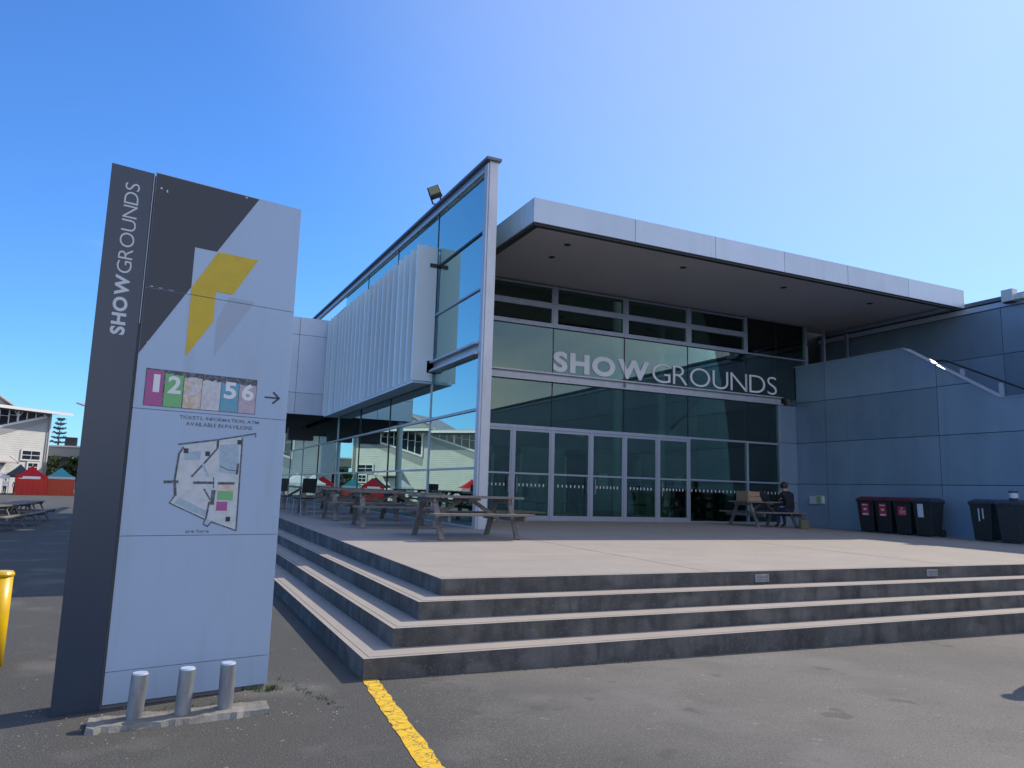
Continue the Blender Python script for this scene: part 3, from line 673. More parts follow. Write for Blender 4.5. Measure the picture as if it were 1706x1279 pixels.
# numbered pavilion strip
NU = [(.384, .505, 'print_pink'), (.515, .645, 'print_green'), (.652, .782, 'print_tan'), (.786, .925, 'print_pale'), (.93, 1.065, 'print_blue'), (1.07, 1.203, 'print_mauve')]
decal('strip_border', 'map_line', [(.377, 2.145), (1.208, 2.145), (1.208, 2.428), (.377, 2.428)], .0012, False)
rs = random.Random(5)
for k, (a, c, m_) in enumerate(NU):
    n = 6; topz = 2.417-.018*min(k, 3)*.6
    poly = [(a, 2.15), (c, 2.15)]+[(c-(c-a)*i/n, topz-rs.uniform(0, .013)*(1 if k else .1)) for i in range(n+1)]
    decal('number_tile', m_, poly, .002, False)
    letters('123456'[k], .03, sgn, 'letter', 'print_white' if k not in (2, 3) else 'print_pale', (lambda a: (lambda u, v, d: (a+u, -.0023-d, 2.252+v)))(a+.022 if k else a+.05), (.095 if k else .045), .135, .001)
b = MB(); b.bar((1.277, -.0015, 2.296), (1.395, -.0015, 2.296), .003, .012, (0, 0, 1)); b.bar((1.345, -.0015, 2.343), (1.40, -.0015, 2.292), .003, .014); b.bar((1.345, -.0015, 2.249), (1.40, -.0015, 2.300), .003, .014)
b.build('arrow', 'vinyl_dark', sgn, local=True)
tl = lambda x0, z0: (lambda u, v, d: (x0+u, -.0004-d, z0+v))
letters('TICKETS, INFORMATION, ATM', .004, sgn, 'letter', 'map_line', tl(.64, 2.064), .605, .030, .001)
letters('AVAILABLE IN PAVILIONS', .004, sgn, 'letter', 'map_line', tl(.69, 2.018), .505, .030, .001)
letters('are here', .004, sgn, 'letter', 'map_line', tl(.757, 1.208), .17, .026, .001)
# site map
MO = [(.688, 1.849), (.69, 1.862), (1.12, 1.958), (1.133, 1.223), (.942, 1.296), (.895, 1.31), (.632, 1.431), (.668, 1.488), (.655, 1.582), (.665, 1.794)]
decal('map_ground', 'map_white', MO, .001, False)
decal('map_area', 'map_blue', [(.955, 1.885), (1.10, 1.905), (1.118, 1.66), (.965, 1.67)], .0016, False)
decal('map_area', 'map_blue', [(.70, 1.815), (.82, 1.83), (.82, 1.765), (.70, 1.755)], .0016, False)
decal('map_area', 'map_blue', [(.66, 1.43), (.89, 1.325), (.905, 1.37), (.69, 1.475)], .0016, False)
decal('map_area', 'print_tan', [(.967, 1.531), (1.088, 1.531), (1.088, 1.573), (.967, 1.573)], .0016, False)
decal('map_area', 'print_green', [(.967, 1.457), (1.088, 1.457), (1.088, 1.528), (.967, 1.528)], .0016, False)
decal('map_area', 'print_pink', [(.967, 1.375), (1.05, 1.375), (1.05, 1.446), (.967, 1.446)], .0016, False)
def stroke(pts, wd, m='map_line'):
    for (p, q) in zip(pts[:-1], pts[1:]):
        d = Vector((q[0]-p[0], q[1]-p[1])); nn = Vector((-d.y, d.x)).normalized()*wd/2; e = d.normalized()*wd*.3
        decal('map_line', m, [(p[0]-e.x-nn.x, p[1]-e.y-nn.y), (q[0]+e.x-nn.x, q[1]+e.y-nn.y), (q[0]+e.x+nn.x, q[1]+e.y+nn.y), (p[0]-e.x+nn.x, p[1]-e.y+nn.y)], .0022+rs.uniform(0, .0004), False)
stroke([(.652, 1.872), (.94, 1.925), (1.227, 1.992), (1.228, 1.966)], .011)
stroke([(1.125, 1.95), (1.133, 1.223)], .012); stroke([(1.133, 1.223), (.942, 1.29), (.914, 1.256), (.881, 1.274), (.893, 1.308)], .009)
stroke([(.893, 1.308), (.625, 1.431), (.662, 1.49)], .008); stroke([(.662, 1.49), (.648, 1.60)], .02); stroke([(.648, 1.60), (.662, 1.80), (.688, 1.849)], .014)
stroke([(.939, 1.919), (.94, 1.86)], .018); stroke([(.937, 1.853), (.86, 1.75), (.768, 1.632)], .013); stroke([(.866, 1.538), (.917, 1.46)], .011); stroke([(.912, 1.44), (.898, 1.317)], .014)
stroke([(.937, 1.525), (.935, 1.43)], .03); stroke([(.93, 1.63), (.935, 1.55)], .007); stroke([(.97, 1.72), (1.04, 1.69), (1.10, 1.69)], .006); stroke([(1.108, 1.74), (1.104, 1.665)], .018)
stroke([(.84, 1.73), (.885, 1.64)], .02, 'map_blue')
for a, c in ((.579, .671), (.786, .931), (.97, 1.088)): stroke([(a, 1.586), (c, 1.589)], .020)
for (u, z) in ((.71, 1.826), (.869, 1.811), (1.106, 1.915), (1.063, 1.311)):
    decal('map_marker', 'vinyl_dark', [(u-.017, z-.018), (u+.017, z-.018), (u+.017, z+.018), (u-.017, z+.018)], .003, False)
# ---- protective posts and concrete strip in front of the sign
kb = empty('concrete_strip', (.25, 5.7, 0)); tag(kb, 'low concrete footing strip under the three short steel posts', 'footing')
b = MB(); rk = random.Random(2); n = 26
top = []
for i in range(n+1):
    t = i/n; x = -.30+1.12*t; yc = 5.66+.06*t
    top.append((x, yc-.115+rk.uniform(-.014, .014), .034+rk.uniform(-.004, .005))); 
bk = [(p[0], p[1]+.225+rk.uniform(-.014, .014), .036+rk.uniform(-.004, .004)) for p in top]
fr = [(p[0]+rk.uniform(-.01, .01), p[1]-.03+rk.uniform(-.012, .012), -.02) for p in top]
V = fr+top+bk; q = n+1
b.add(V, [(i, i+1, q+i+1, q+i) for i in range(n)]+[(q+i, q+i+1, 2*q+i+1, 2*q+i) for i in range(n)])
b.add([fr[0], top[0], bk[0], (bk[0][0], bk[0][1], -.02)], [(0, 1, 2, 3)]); b.add([fr[-1], top[-1], bk[-1], (bk[-1][0], bk[-1][1], -.02)], [(0, 1, 2, 3)])
b.add(bk+[(p[0], p[1], -.02) for p in bk], [(i, i+1, q+i+1, q+i) for i in range(n)])
b.build('concrete', 'kerb', kb)
for k, (x, y, h, lx) in enumerate(((-.035, 5.70, .315, .015), (.258, 5.68, .33, .012), (.535, 5.735, .335, 0))):
    e = empty('steel_post', (x, y, .045))
    tag(e, ('leftmost of the three short steel posts in front of the pylon sign', 'middle one of the three short steel posts before the pylon sign', 'rightmost of the three short steel posts before the pylon sign')[k], 'post', 'short steel posts before the sign')
    MB().tube([(0, 0, -.05), (lx, 0, h-.045-.006)], .052, 24).build('pipe', 'galv', e, smooth=False, local=True)
    MB().tube([(lx, 0, h-.0505), (lx, 0, h-.04)], [.050, .046], 24).build('cap', 'fascia', e, local=True)
# yellow bollard at the left edge of the frame
e = empty('yellow_bollard', (-1.185, 7.70, .05)); tag(e, 'yellow painted steel bollard standing on the asphalt left of the sign', 'bollard')
MB().tube([(0, 0, -.10), (.0, 0, .70)], .10, 28).build('pipe', 'yellow_post', e, smooth=True, local=True)
MB().tube([(0, 0, .70), (0, 0, .715), (0, 0, .735), (0, 0, .742)], [.108, .108, .095, .03], 28).build('cap', 'yellow_post', e, smooth=False, local=True)

# ------------------------------------------------------------------ picnic tables
def picnic(lean=0):
    e = empty('picnic_table')
    for i in range(5):
        y = -.33+i*.165; MB().box(-1.0, 1.0, y-.072, y+.072, .715, .755).build('top_plank', 'wood', e, bev=.004, local=True)
    for s in (-1, 1):
        for k in (0, 1):
            y = s*(.62+k*.135); MB().box(-1.0, 1.0, y-.06, y+.06, .415, .453).build('seat_plank', 'wood', e, bev=.004, local=True)
    for x in (-.76, .76):
        for s in (-1, 1):
            MB().bar((x, s*.60, 0), (x, s*.24, .713), .045, .10, (1, 0, 0)).build('leg', 'wood', e, local=True)
        MB().box(x+.024, x+.064, -.80, .80, .32, .413).build('seat_bearer', 'wood', e, local=True)
        MB().box(x-.065, x-.024, -.36, .36, .63, .713).build('top_bearer', 'wood', e, local=True)
        MB().bar((x*.9, 0, .34), (x*.12, 0, .69), .07, .04, (0, 1, 0)).build('brace', 'wood', e, local=True)
    MB().box(-.12, .12, -.34, .34, .675, .713).build('top_bearer', 'wood', e, local=True)
    return e
PT = picnic()
spots = [((5.12, 12.80), 5, 'weathered wooden picnic table beside the corner column, nearest the steps'),
         ((4.62, 15.75), -4, 'wooden picnic table second from the front along the side glass'),
         ((4.55, 18.5), 3, 'wooden picnic table third from the front along the side glass'),
         ((4.40, 21.6), -2, 'wooden picnic table fourth from the front along the side glass'),
         ((4.30, 25.2), 4, 'rearmost wooden picnic table along the side glass near the wing'),
         ((16.70, 17.35), 1, 'wooden picnic table by the right glazing with a person on its bench'),
         ((-4.75, 27.2), 82, 'wooden picnic table on the shaded asphalt nearest the yellow bollard'),
         ((-4.55, 30.4), 85, 'wooden picnic table on the shaded asphalt, middle of the row of three'),
         ((-4.6, 34.0), 88, 'wooden picnic table on the shaded asphalt, nearest the red tent')]
for i, ((x, y), a, lab) in enumerate(spots):
    o = PT if i == 0 else copy_tree(PT)
    onT = x > EX
    o.location = (x, y, (tz(x, y) if onT else gz(x, y))+.001); o.rotation_euler = (0, 0, R(a))
    tag(o, lab, 'picnic table', 'wooden picnic tables')
# chairs stacked / stood among the tables at the back of the terrace
def chair():
    e = empty('cafe_chair')
    MB().box(-.21, .21, -.21, .21, .44, .47).build('seat', 'bin', e, bev=.01, local=True)
    MB().hexa([(-.21, .17, .60), (.21, .17, .60), (.21, .20, .60), (-.21, .20, .60), (-.21, .23, .98), (.21, .23, .98), (.21, .26, .98), (-.21, .26, .98)]).build('backrest', 'bin', e, bev=.01, local=True)
    for sx in (-1, 1):
        MB().tube([(sx*.2, -.2, 0), (sx*.2, -.18, .44)], .012, 8).build('leg', 'galv', e, local=True)
        MB().tube([(sx*.2, .22, 0), (sx*.2, .17, .45), (sx*.2, .24, .95)], .012, 8).build('leg', 'galv', e, local=True)
    return e
CH = chair()
for i, (x, y, a, lab) in enumerate(((3.45, 20.2, 200, 'dark cafe chair standing between the third and fourth terrace picnic tables'),
        (3.3, 23.2, 160, 'dark cafe chair standing between the fourth and fifth terrace picnic tables'),
        (3.4, 26.9, 190, 'dark cafe chair standing beyond the rearmost terrace table by the wing'))):
    o = CH if i == 0 else copy_tree(CH)
    o.location = (x, y, tz(x, y)); o.rotation_euler = (0, 0, R(a)); tag(o, lab, 'chair', 'dark cafe chairs on the terrace')
# inside: bar counter and chairs dimly seen through the doors
bc = empty('bar_counter', (16.6, 22.6, .77)); tag(bc, 'pale bar counter inside the hall behind the right glazing', 'counter')
MB().box(15.4, 17.0, 22.3, 22.9, .77, 1.82).build('front_panel', 'counter', bc); MB().box(15.3, 19.4, 22.2, 23.0, 1.82, 1.87).build('counter_top', 'dark_metal', bc); MB().box(17.0, 19.3, 22.3, 22.9, .77, 1.82).build('end_panel', 'cloth_black', bc)
for i, (x, y, a) in enumerate(((8.7, 20.9, 20), (10.0, 21.6, 140), (10.9, 20.8, 60), (12.2, 21.3, 180), (13.0, 22.4, 250), (11.6, 23.0, 90), (9.3, 22.6, 300), (14.8, 21.2, 30))):
    o = copy_tree(CH); o.location = (x, y, .772); o.rotation_euler = (0, 0, R(a))
    tag(o, ('dark chair inside the hall behind the leftmost glass door', 'dark chair inside behind the second glass door from the column', 'dark chair inside behind the third glass door from the column',
            'dark chair inside left of the round hall column', 'dark chair deep inside next to the round hall column', 'rearmost dark chair inside the hall behind the doors',
            'dark chair inside in the second row behind the leftmost door', 'dark chair inside right of the round column, before the counter')[i], 'chair', 'chairs inside the hall')

# ------------------------------------------------------------------ wheelie bins (local: front faces -y)
def wheelie(lid, sticker):
    e = empty('wheelie_bin')
    def fr(z, w, y0, y1): return [(-w, y0, z), (w, y0, z), (w, y1, z), (-w, y1, z)]
    MB().hexa(fr(.03, .215, -.24, .20)+fr(.93, .275, -.315, .28)).build('body', 'bin', e, bev=.02, local=True)
    MB().hexa(fr(.90, .288, -.33, .295)+fr(.945, .29, -.333, .297)).build('rim', 'bin', e, bev=.006, local=True)
    lo = MB()
    lo.hexa(fr(.948, .292, -.345, .29)+fr(.985, .292, -.345, .30)); lo.hexa(fr(.9855, .28, -.325, .28)+fr(1.05, .20, -.20, .22))
    lo.build('lid', lid, e, bev=.012, local=True)
    MB().tube([(-.25, .35, .97), (.25, .35, .97)], .018, 10).bar((-.2, .28, .95), (-.2, .36, .97), .03, .03).bar((.2, .28, .95), (.2, .36, .97), .03, .03).build('handle', 'bin', e, local=True)
    for s in (-1, 1): MB().tube([(s*.20, .24, .10), (s*.26, .24, .10)], .10, 20).build('wheel', 'rubber', e, local=True)
    def face_y(z): return -.24-.075*(z-.03)/.9-.004
    def patch(n, m, x0, x1, z0, z1, o=0): 
        MB().hexa([(x0, face_y(z0)-.002-o, z0), (x1, face_y(z0)-.002-o, z0), (x1, face_y(z0)+.004, z0), (x0, face_y(z0)+.004, z0), (x0, face_y(z1)-.002-o, z1), (x1, face_y(z1)-.002-o, z1), (x1, face_y(z1)+.004, z1), (x0, face_y(z1)+.004, z1)]).build(n, m, e, local=True)
    if sticker == 'red':
        patch('sticker', 'sticker_red', -.12, .12, .50, .86)
        patch('sticker_print', 'sticker_white', -.09, .09, .51, .56, .002); patch('sticker_print', 'sticker_white', -.05, .05, .65, .71, .002); patch('sticker_print', 'sticker_white', -.09, .09, .79, .82, .002)
    elif sticker == 'redlow':
        patch('sticker', 'sticker_red', -.13, .13, .54, .80); patch('sticker_print', 'sticker_white', -.08, .12, .60, .62, .002); patch('sticker_print', 'sticker_white', -.08, .12, .655, .675, .002); patch('sticker_print', 'sticker_white', -.02, .03, .72, .76, .002)
    elif sticker == 'white': patch('sticker', 'sticker_white', -.13, .03, .52, .88)
    elif sticker == 'bars': patch('sticker', 'sticker_white', -.06, -.03, .50, .82); patch('sticker', 'sticker_white', .04, .07, .56, .82)
    return e
for (y, x, lid, stk, a, lab) in ((15.52, 19.22, 'bin_red', 'red', -88, 'black wheelie bin with red lid, leftmost of the row of four'),
        (14.90, 19.20, 'bin_red', 'red', -91, 'black wheelie bin with red lid, second of the row of four'),
        (14.28, 19.18, 'bin_red', 'redlow', -89, 'black wheelie bin with red lid and wide red sticker, third of the four'),
        (13.62, 19.10, 'bin_lid', 'white', -86, 'black wheelie bin with dark lid and white sticker, last of the four'),
        (11.95, 19.0, 'bin_lid', 'bars', -88, 'dark wheelie bin with two pale strips, in the right pair'),
        (11.22, 18.85, 'bin_lid', None, -80, 'dark wheelie bin cut by the right edge with a canister on its lid')):
    e = wheelie(lid, stk); e.location = (x, y, tz(x, y)-.005); e.rotation_euler = (0, 0, R(a)); tag(e, lab, 'bin', 'wheelie bins along the panelled wall')
e = empty('canister', (18.72, 11.12, tz(18.85, 11.22)+1.046)); tag(e, 'white round canister with dark cap standing on a bin lid', 'canister')
MB().tube([(0, 0, 0), (0, 0, .04)], .095, 20).build('base', 'dark_metal', e, local=True); MB().tube([(0, 0, .04), (0, 0, .16)], .10, 20).build('body', 'sticker_white', e, smooth=False, local=True); MB().tube([(0, 0, .16), (0, 0, .21)], .098, 20).build('cap', 'bin_lid', e, local=True)
# wall socket boxes
e = empty('power_box', (WX-.03, 18.13, 1.5)); tag(e, 'pale power box with green cover on the panelled wall', 'power box')
MB().box(WX-.09, WX-.001, 18.13, 18.42, 1.44, 1.70).build('box', 'camera_white', e, bev=.01); MB().box(WX-.10, WX-.001, 17.86, 18.125, 1.46, 1.72).build('frame', 'camera_white', e, bev=.01); MB().box(WX-.112, WX-.1005, 17.92, 18.09, 1.50, 1.70).build('cover', 'green_box', e, bev=.008)
e = empty('wall_tap', (WX-.03, 18.75, 1.0)); tag(e, 'small grey outlet fitting low on the wall corner', 'outlet')
MB().box(WX-.05, WX-.001, 18.70, 18.80, .93, 1.12).build('plate', 'galv', e, bev=.005); MB().tube([(WX-.05, 18.75, 1.05), (WX-.11, 18.75, 1.03), (WX-.12, 18.75, .98)], .016, 8).build('spout', 'galv', e)
# floodlight on the roof edge, box light on the upper wall
e = empty('floodlight', (SX-.02, 18.75, ptop(18.75))); tag(e, 'black floodlight tilted up on the sloping roof edge', 'floodlight')
fm = Matrix.Translation((-.14, -.02, .34)) @ Matrix.Rotation(R(-35), 4, 'Z') @ Matrix.Rotation(R(-22), 4, 'X') @ Matrix.Rotation(R(-24), 4, 'Y')
def xf(b, M_): b.v = [tuple(M_ @ Vector(v)) for v in b.v]; return b
xf(MB().box(-.17, .17, -.07, .07, -.19, .19), fm).build('housing', 'dark_metal', e, bev=.02, local=True)
xf(MB().box(-.14, .14, -.078, -.0705, -.13, .165), fm).build('lens', 'lens', e, local=True)
MB().bar((-.17, 0, 0), (-.30, 0, .30), .03, .04).bar((.06, 0, 0), (.03, 0, .30), .03, .04).bar((-.2, 0, .01), (.1, 0, .01), .05, .02).build('bracket', 'dark_metal', e, local=True)
e = empty('wall_floodlight', (UX-.06, 13.0, 7.75)); tag(e, 'white box light fixed under the eave of the upper wall', 'light')
MB().box(UX-.36, UX-.10, 12.92, 13.25, 7.62, 7.98).build('housing', 'camera_white', e, bev=.015); MB().box(UX-.30, UX-.06, 12.66, 12.92, 7.64, 7.80).build('arm', 'camera_white', e, bev=.01); MB().box(UX-.32, UX-.14, 12.95, 13.22, 7.585, 7.62).build('lens', 'dark_metal', e)

# ------------------------------------------------------------------ people (one continuous body each, grown from a joint skeleton)
def person(name, joints, edges, root, clothes, z_skin, hairm=None, headr=.1):
    """joints: name -> (pos, (rx, ry)); clothes: function(face centre)-> material index"""
    keys = list(joints); idx = {k: i for i, k in enumerate(keys)}
    me = bpy.data.meshes.new(name); me.from_pydata([joints[k][0] for k in keys], [(idx[a], idx[c]) for a, c in edges], [])
    o = bpy.data.objects.new(name, me); col.objects.link(o)
    sk = o.modifiers.new('skin', 'SKIN'); sk.use_smooth_shade = True
    lay = me.skin_vertices[0].data if me.skin_vertices else None
    if lay is None:
        bm = bmesh.new(); bm.from_mesh(me); bm.verts.layers.skin.verify(); bm.to_mesh(me); bm.free(); lay = me.skin_vertices[0].data
    for k, i in idx.items():
        r = joints[k][1]; lay[i].radius = r if isinstance(r, tuple) else (r, r); lay[i].use_root = (k == root)
    sb = o.modifiers.new('sub', 'SUBSURF'); sb.levels = 2; sb.render_levels = 2
    me2 = bpy.data.meshes.new_from_object(o.evaluated_get(bpy.context.evaluated_depsgraph_get()))
    o.modifiers.clear(); o.data = me2; bpy.data.meshes.remove(me)
    for m_ in clothes[0]: me2.materials.append(MT[m_])
    for p in me2.polygons: p.material_index = clothes[1](p.center); p.use_smooth = True
    return o
def hair(o, c, r, m_='hair'):
    b = MB(); rings = 7; n = 14
    pts = []
    for i in range(rings+1):
        t = math.pi*.70*i/rings
        for k in range(n):
            a = 2*math.pi*k/n; pts.append((c[0]+r*1.0*math.sin(t)*math.cos(a), c[1]+r*1.12*math.sin(t)*math.sin(a)+.008*0, c[2]+r*1.15*math.cos(t)))
    fc = [(i*n+k, i*n+(k+1) % n, (i+1)*n+(k+1) % n, (i+1)*n+k) for i in range(rings) for k in range(n)]
    b.add(pts, fc); h = b.build('hair', m_, o, smooth=True, local=True); return h
def stander(name, loc, rz, h, top, legs, hairm='hair', arms=0., stride=.0):
    s = h/1.72
    J = {'pel': ((0, 0, .93), (.15, .11)), 'spi': ((0, 0, 1.12), (.135, .10)), 'che': ((0, .0, 1.32), (.16, .11)), 'nec': ((0, .0, 1.47), .055), 'hea': ((0, -.02, 1.56), (.075, .085)), 'cro': ((0, -.01, 1.66), (.07, .085))}
    E = [('pel', 'spi'), ('spi', 'che'), ('che', 'nec'), ('nec', 'hea'), ('hea', 'cro')]
    for sd, q in ((-1, 'l'), (1, 'r')):
        st_ = stride*sd
        J.update({q+'hip': ((sd*.095, 0, .86), .092), q+'kne': ((sd*.11, -.03+st_*.6, .49), .062), q+'ank': ((sd*.115, .03+st_, .09), .042), q+'toe': ((sd*.13, -.12+st_, .035), (.038, .03)),
                  q+'sho': ((sd*.19, 0, 1.38), .06), q+'elb': ((sd*.25, .03, 1.11), .043), q+'wri': ((sd*.24, -.10-arms, .90+arms*.6), .03), q+'han': ((sd*.23, -.15-arms, .84+arms*.7), (.028, .04))})
        E += [('pel', q+'hip'), (q+'hip', q+'kne'), (q+'kne', q+'ank'), (q+'ank', q+'toe'), ('che', q+'sho'), (q+'sho', q+'elb'), (q+'elb', q+'wri'), (q+'wri', q+'han')]
    J = {k: (tuple(c*s for c in p), tuple(c*s for c in r) if isinstance(r, tuple) else r*s) for k, (p, r) in J.items()}
    o = person(name, J, E, 'pel', ([top, legs, 'skin', 'rubber'], lambda c: 2 if (c.z > 1.44*s or (abs(c.x) > .17*s and c.z < .93*s and c.z > .7*s)) else (0 if c.z > .96*s else (3 if c.z < .09*s else 1))), 1.46)
    o.location = loc; o.rotation_euler = (0, 0, rz)
    hair(o, (0, .012*s, 1.655*s), .092*s, hairm); return o
# the seated person at the right-hand table: on the near bench, facing the table (+y), bent forward
zt = tz(17.1, 16.7); sz = .455
J = {'pel': ((0, 0, sz+.10), (.17, .14)), 'spi': ((0, .05, sz+.30), (.155, .125)), 'che': ((0, .13, sz+.50), (.175, .13)), 'nec': ((0, .20, sz+.66), .058), 'hea': ((.0, .27, sz+.72), (.078, .085)), 'cro': ((0, .275, sz+.82), (.072, .085))}
E = [('pel', 'spi'), ('spi', 'che'), ('che', 'nec'), ('nec', 'hea'), ('hea', 'cro')]
for sd, q in ((-1, 'l'), (1, 'r')):
    J.update({q+'hip': ((sd*.10, .06, sz+.085), .098), q+'kne': ((sd*.13, .42, sz+.05), .07), q+'ank': ((sd*.13, .36, .09), .045), q+'toe': ((sd*.14, .50, .04), (.04, .03)),
              q+'sho': ((sd*.20, .14, sz+.55), .068), q+'elb': ((sd*.27, .30, sz+.36), .05), q+'wri': ((sd*.13, .50, sz+.36), .034), q+'han': ((sd*.07, .56, sz+.37), (.03, .04))})
    E += [('pel', q+'hip'), (q+'hip', q+'kne'), (q+'kne', q+'ank'), (q+'ank', q+'toe'), ('che', q+'sho'), (q+'sho', q+'elb'), (q+'elb', q+'wri'), (q+'wri', q+'han')]
po = person('person', J, E, 'pel', (['cloth_black', 'cloth_navy', 'skin', 'rubber'], lambda c: 2 if (c.z > sz+.64 or (c.y > .50 and c.z > sz+.25)) else (3 if c.z < .09 else (0 if c.z > sz+.12 else 1))), 1)
po.location = (17.15, 16.68, zt); tag(po, 'person in dark clothes sitting bent forward on the picnic table bench', 'person')
hair(po, (0, .235, sz+.805), .108)
# things on and under that table
ztp = tz(16.7, 17.35)+.757
e = empty('wooden_crate', (16.05, 17.25, ztp)); tag(e, 'tan wooden crate standing on the end of the right picnic table', 'crate')
for s in (-1, 1):
    for k in range(2): MB().box(15.80, 16.42, 17.25+s*.25-.01, 17.25+s*.25+.01, ztp+.005+k*.145, ztp+.14+k*.145).build('slat', 'wood_tan', e)
    MB().box(16.11+s*.31-.012, 16.11+s*.31+.012, 17.01, 17.49, ztp+.005, ztp+.285).build('end_board', 'wood_tan', e)
MB().box(15.82, 16.40, 17.02, 17.48, ztp, ztp+.012).build('bottom', 'wood_tan', e)
e = tag(MB().tube([(16.5, 17.0, ztp), (16.45, 17.05, ztp+.12), (16.3, 17.1, ztp+.24), (16.15, 17.18, ztp+.30)], [.13, .16, .13, .05], 14).build('black_bag', 'cloth_black', smooth=True), 'black soft bag slumped against the tan crate', 'bag')
zb = tz(17.45, 16.35)
e = empty('tote_bag', (17.5, 16.5, zb)); tag(e, 'ochre tote bag on the paving under the bench', 'bag')
MB().hexa([(17.32, 16.42, zb), (17.66, 16.42, zb), (17.66, 16.6, zb), (17.32, 16.6, zb), (17.36, 16.46, zb+.26), (17.62, 16.46, zb+.26), (17.62, 16.56, zb+.26), (17.36, 16.56, zb+.26)]).build('bag_body', 'bag', e, bev=.02)
MB().tube([(17.42, 16.5, zb+.25), (17.44, 16.5, zb+.36), (17.54, 16.5, zb+.36), (17.56, 16.5, zb+.25)], .01, 6).build('strap', 'bag', e)

# ------------------------------------------------------------------ far left: tents, halls, trees, people
def tent(loc, w, d, eave, peak, roofm, wallm, label, rz=0, valance=None):
    e = empty('gazebo_tent', loc, rz); tag(e, label, 'tent', 'market tents')
    r = MB(); h, k = w/2, d/2; nsub = 6
    # concave pyramid roof
    rings = []
    for i in range(nsub+1):
        t = i/nsub; s = 1-t*.97; z = eave+(peak-eave)*(t**1.35)
        rings.append([(-h*s, -k*s, z), (0, -k*s, z-.05*(1-t)), (h*s, -k*s, z), (h*s, 0, z-.05*(1-t)), (h*s, k*s, z), (0, k*s, z-.05*(1-t)), (-h*s, k*s, z), (-h*s, 0, z-.05*(1-t))])
    vs = [p for q in rings for p in q]; r.add(vs, [(i*8+j, i*8+(j+1) % 8, (i+1)*8+(j+1) % 8, (i+1)*8+j) for i in range(nsub) for j in range(8)]+[tuple(nsub*8+j for j in range(8))])
    r.build('roof', roofm, e, local=True)
    v = MB(); v.box(-h, h, -k, -k+.02, eave-.28, eave-.01).box(-h, h, k-.02, k, eave-.28, eave-.01).box(-h, -h+.02, -k+.02, k-.02, eave-.28, eave-.01).box(h-.02, h, -k+.02, k-.02, eave-.28, eave-.01)
    v.build('valance', valance or roofm, e, local=True)
    for sx in (-1, 1):
        for sy in (-1, 1): MB().box(sx*(h-.05)-.025, sx*(h-.05)+.025, sy*(k-.05)-.025, sy*(k-.05)+.025, 0, eave-.02).build('leg', 'galv', e, local=True)
    if wallm:
        def wv(a, b_):
            n = 22; b = MB(); rr = random.Random(str(loc)); V = []
            for i in range(n+1):
                t = i/n; x = a[0]+(b_[0]-a[0])*t; y = a[1]+(b_[1]-a[1])*t; o = .05*math.sin(i*1.7+rr.random())
                nx_, ny_ = -(b_[1]-a[1]), b_[0]-a[0]; l = math.hypot(nx_, ny_); sag = .22*math.sin(math.pi*((t*2) % 1))
                V += [(x+nx_/l*o, y+ny_/l*o, .02), (x-nx_/l*o*.4, y-ny_/l*o*.4, eave-.26-sag*.4)]
            b.add(V, [(2*i, 2*i+2, 2*i+3, 2*i+1) for i in range(n)]); b.build('side_wall', wallm, e, smooth=True, local=True)
        wv((-h, -k), (h, -k)); wv((h, -k), (h, k)); wv((-h, k), (-h, -k))
    return e
Gy = 100; g0 = gz(-13, Gy)
tent((-13.55, 100, g0), 3.0, 3.0, 2.14, 3.25, 'tent_red', 'tent_red_wall', 'red gazebo tent with red fabric walls and white banner', R(10), 'tent_red')
MB().box(-.9, .8, -1.535, -1.52, 1.80, 2.08).build('banner', 'trim_white', [o for o in col.objects if o.name == 'gazebo_tent'][0], local=True)
tent((-10.75, 100.6, g0), 2.9, 2.9, 2.14, 3.15, 'tent_teal', 'tent_orange', 'teal topped gazebo tent with orange red fabric walls', R(6), 'tent_white')
tent((-17.1, 99, g0), 3.0, 3.0, 2.05, 3.0, 'tent_white', None, 'white gazebo tent at the far left edge, open sided', R(14))
tent((-15.6, 106, gz(-15, 106)), 3.0, 3.0, 2.2, 3.5, 'tent_dark', None, 'dark gazebo tent peeking out behind the red tent', R(4))
tent((-24.5, 92, gz(-24, 92)), 3.4, 3.4, 2.2, 3.4, 'tent_red', None, 'red gazebo tent beyond the left edge, mirrored in the side glass', R(10), 'tent_white')
tent((-4.5, 96, gz(-5, 96)), 3.2, 3.2, 2.2, 3.3, 'tent_white', None, 'white gazebo tent hidden behind the sign, mirrored in the glass', R(0))
tent((-.8, 84, gz(0, 84)), 3.0, 3.0, 2.2, 3.2, 'tent_white', None, 'second white gazebo tent behind the sign, mirrored in the glass', R(4))
tent((-7.0, 101, gz(-7, 101)), 3.0, 3.0, 2.2, 3.2, 'tent_red', None, 'red gazebo tent hidden behind the sign next to the teal tent', R(4))
p1 = stander('person', (-15.35, 96.0, gz(-15, 96)), R(20), 1.72, 'cloth_white', 'cloth_navy', stride=.12); tag(p1, 'person in white top and dark trousers walking by the white tent', 'person')
p2 = stander('person', (-14.85, 98.8, gz(-14, 98.8)), R(200), 1.66, 'cloth_grey', 'cloth_navy'); tag(p2, 'person in grey top standing beside the red tent', 'person')
def far(px, py, d): ...
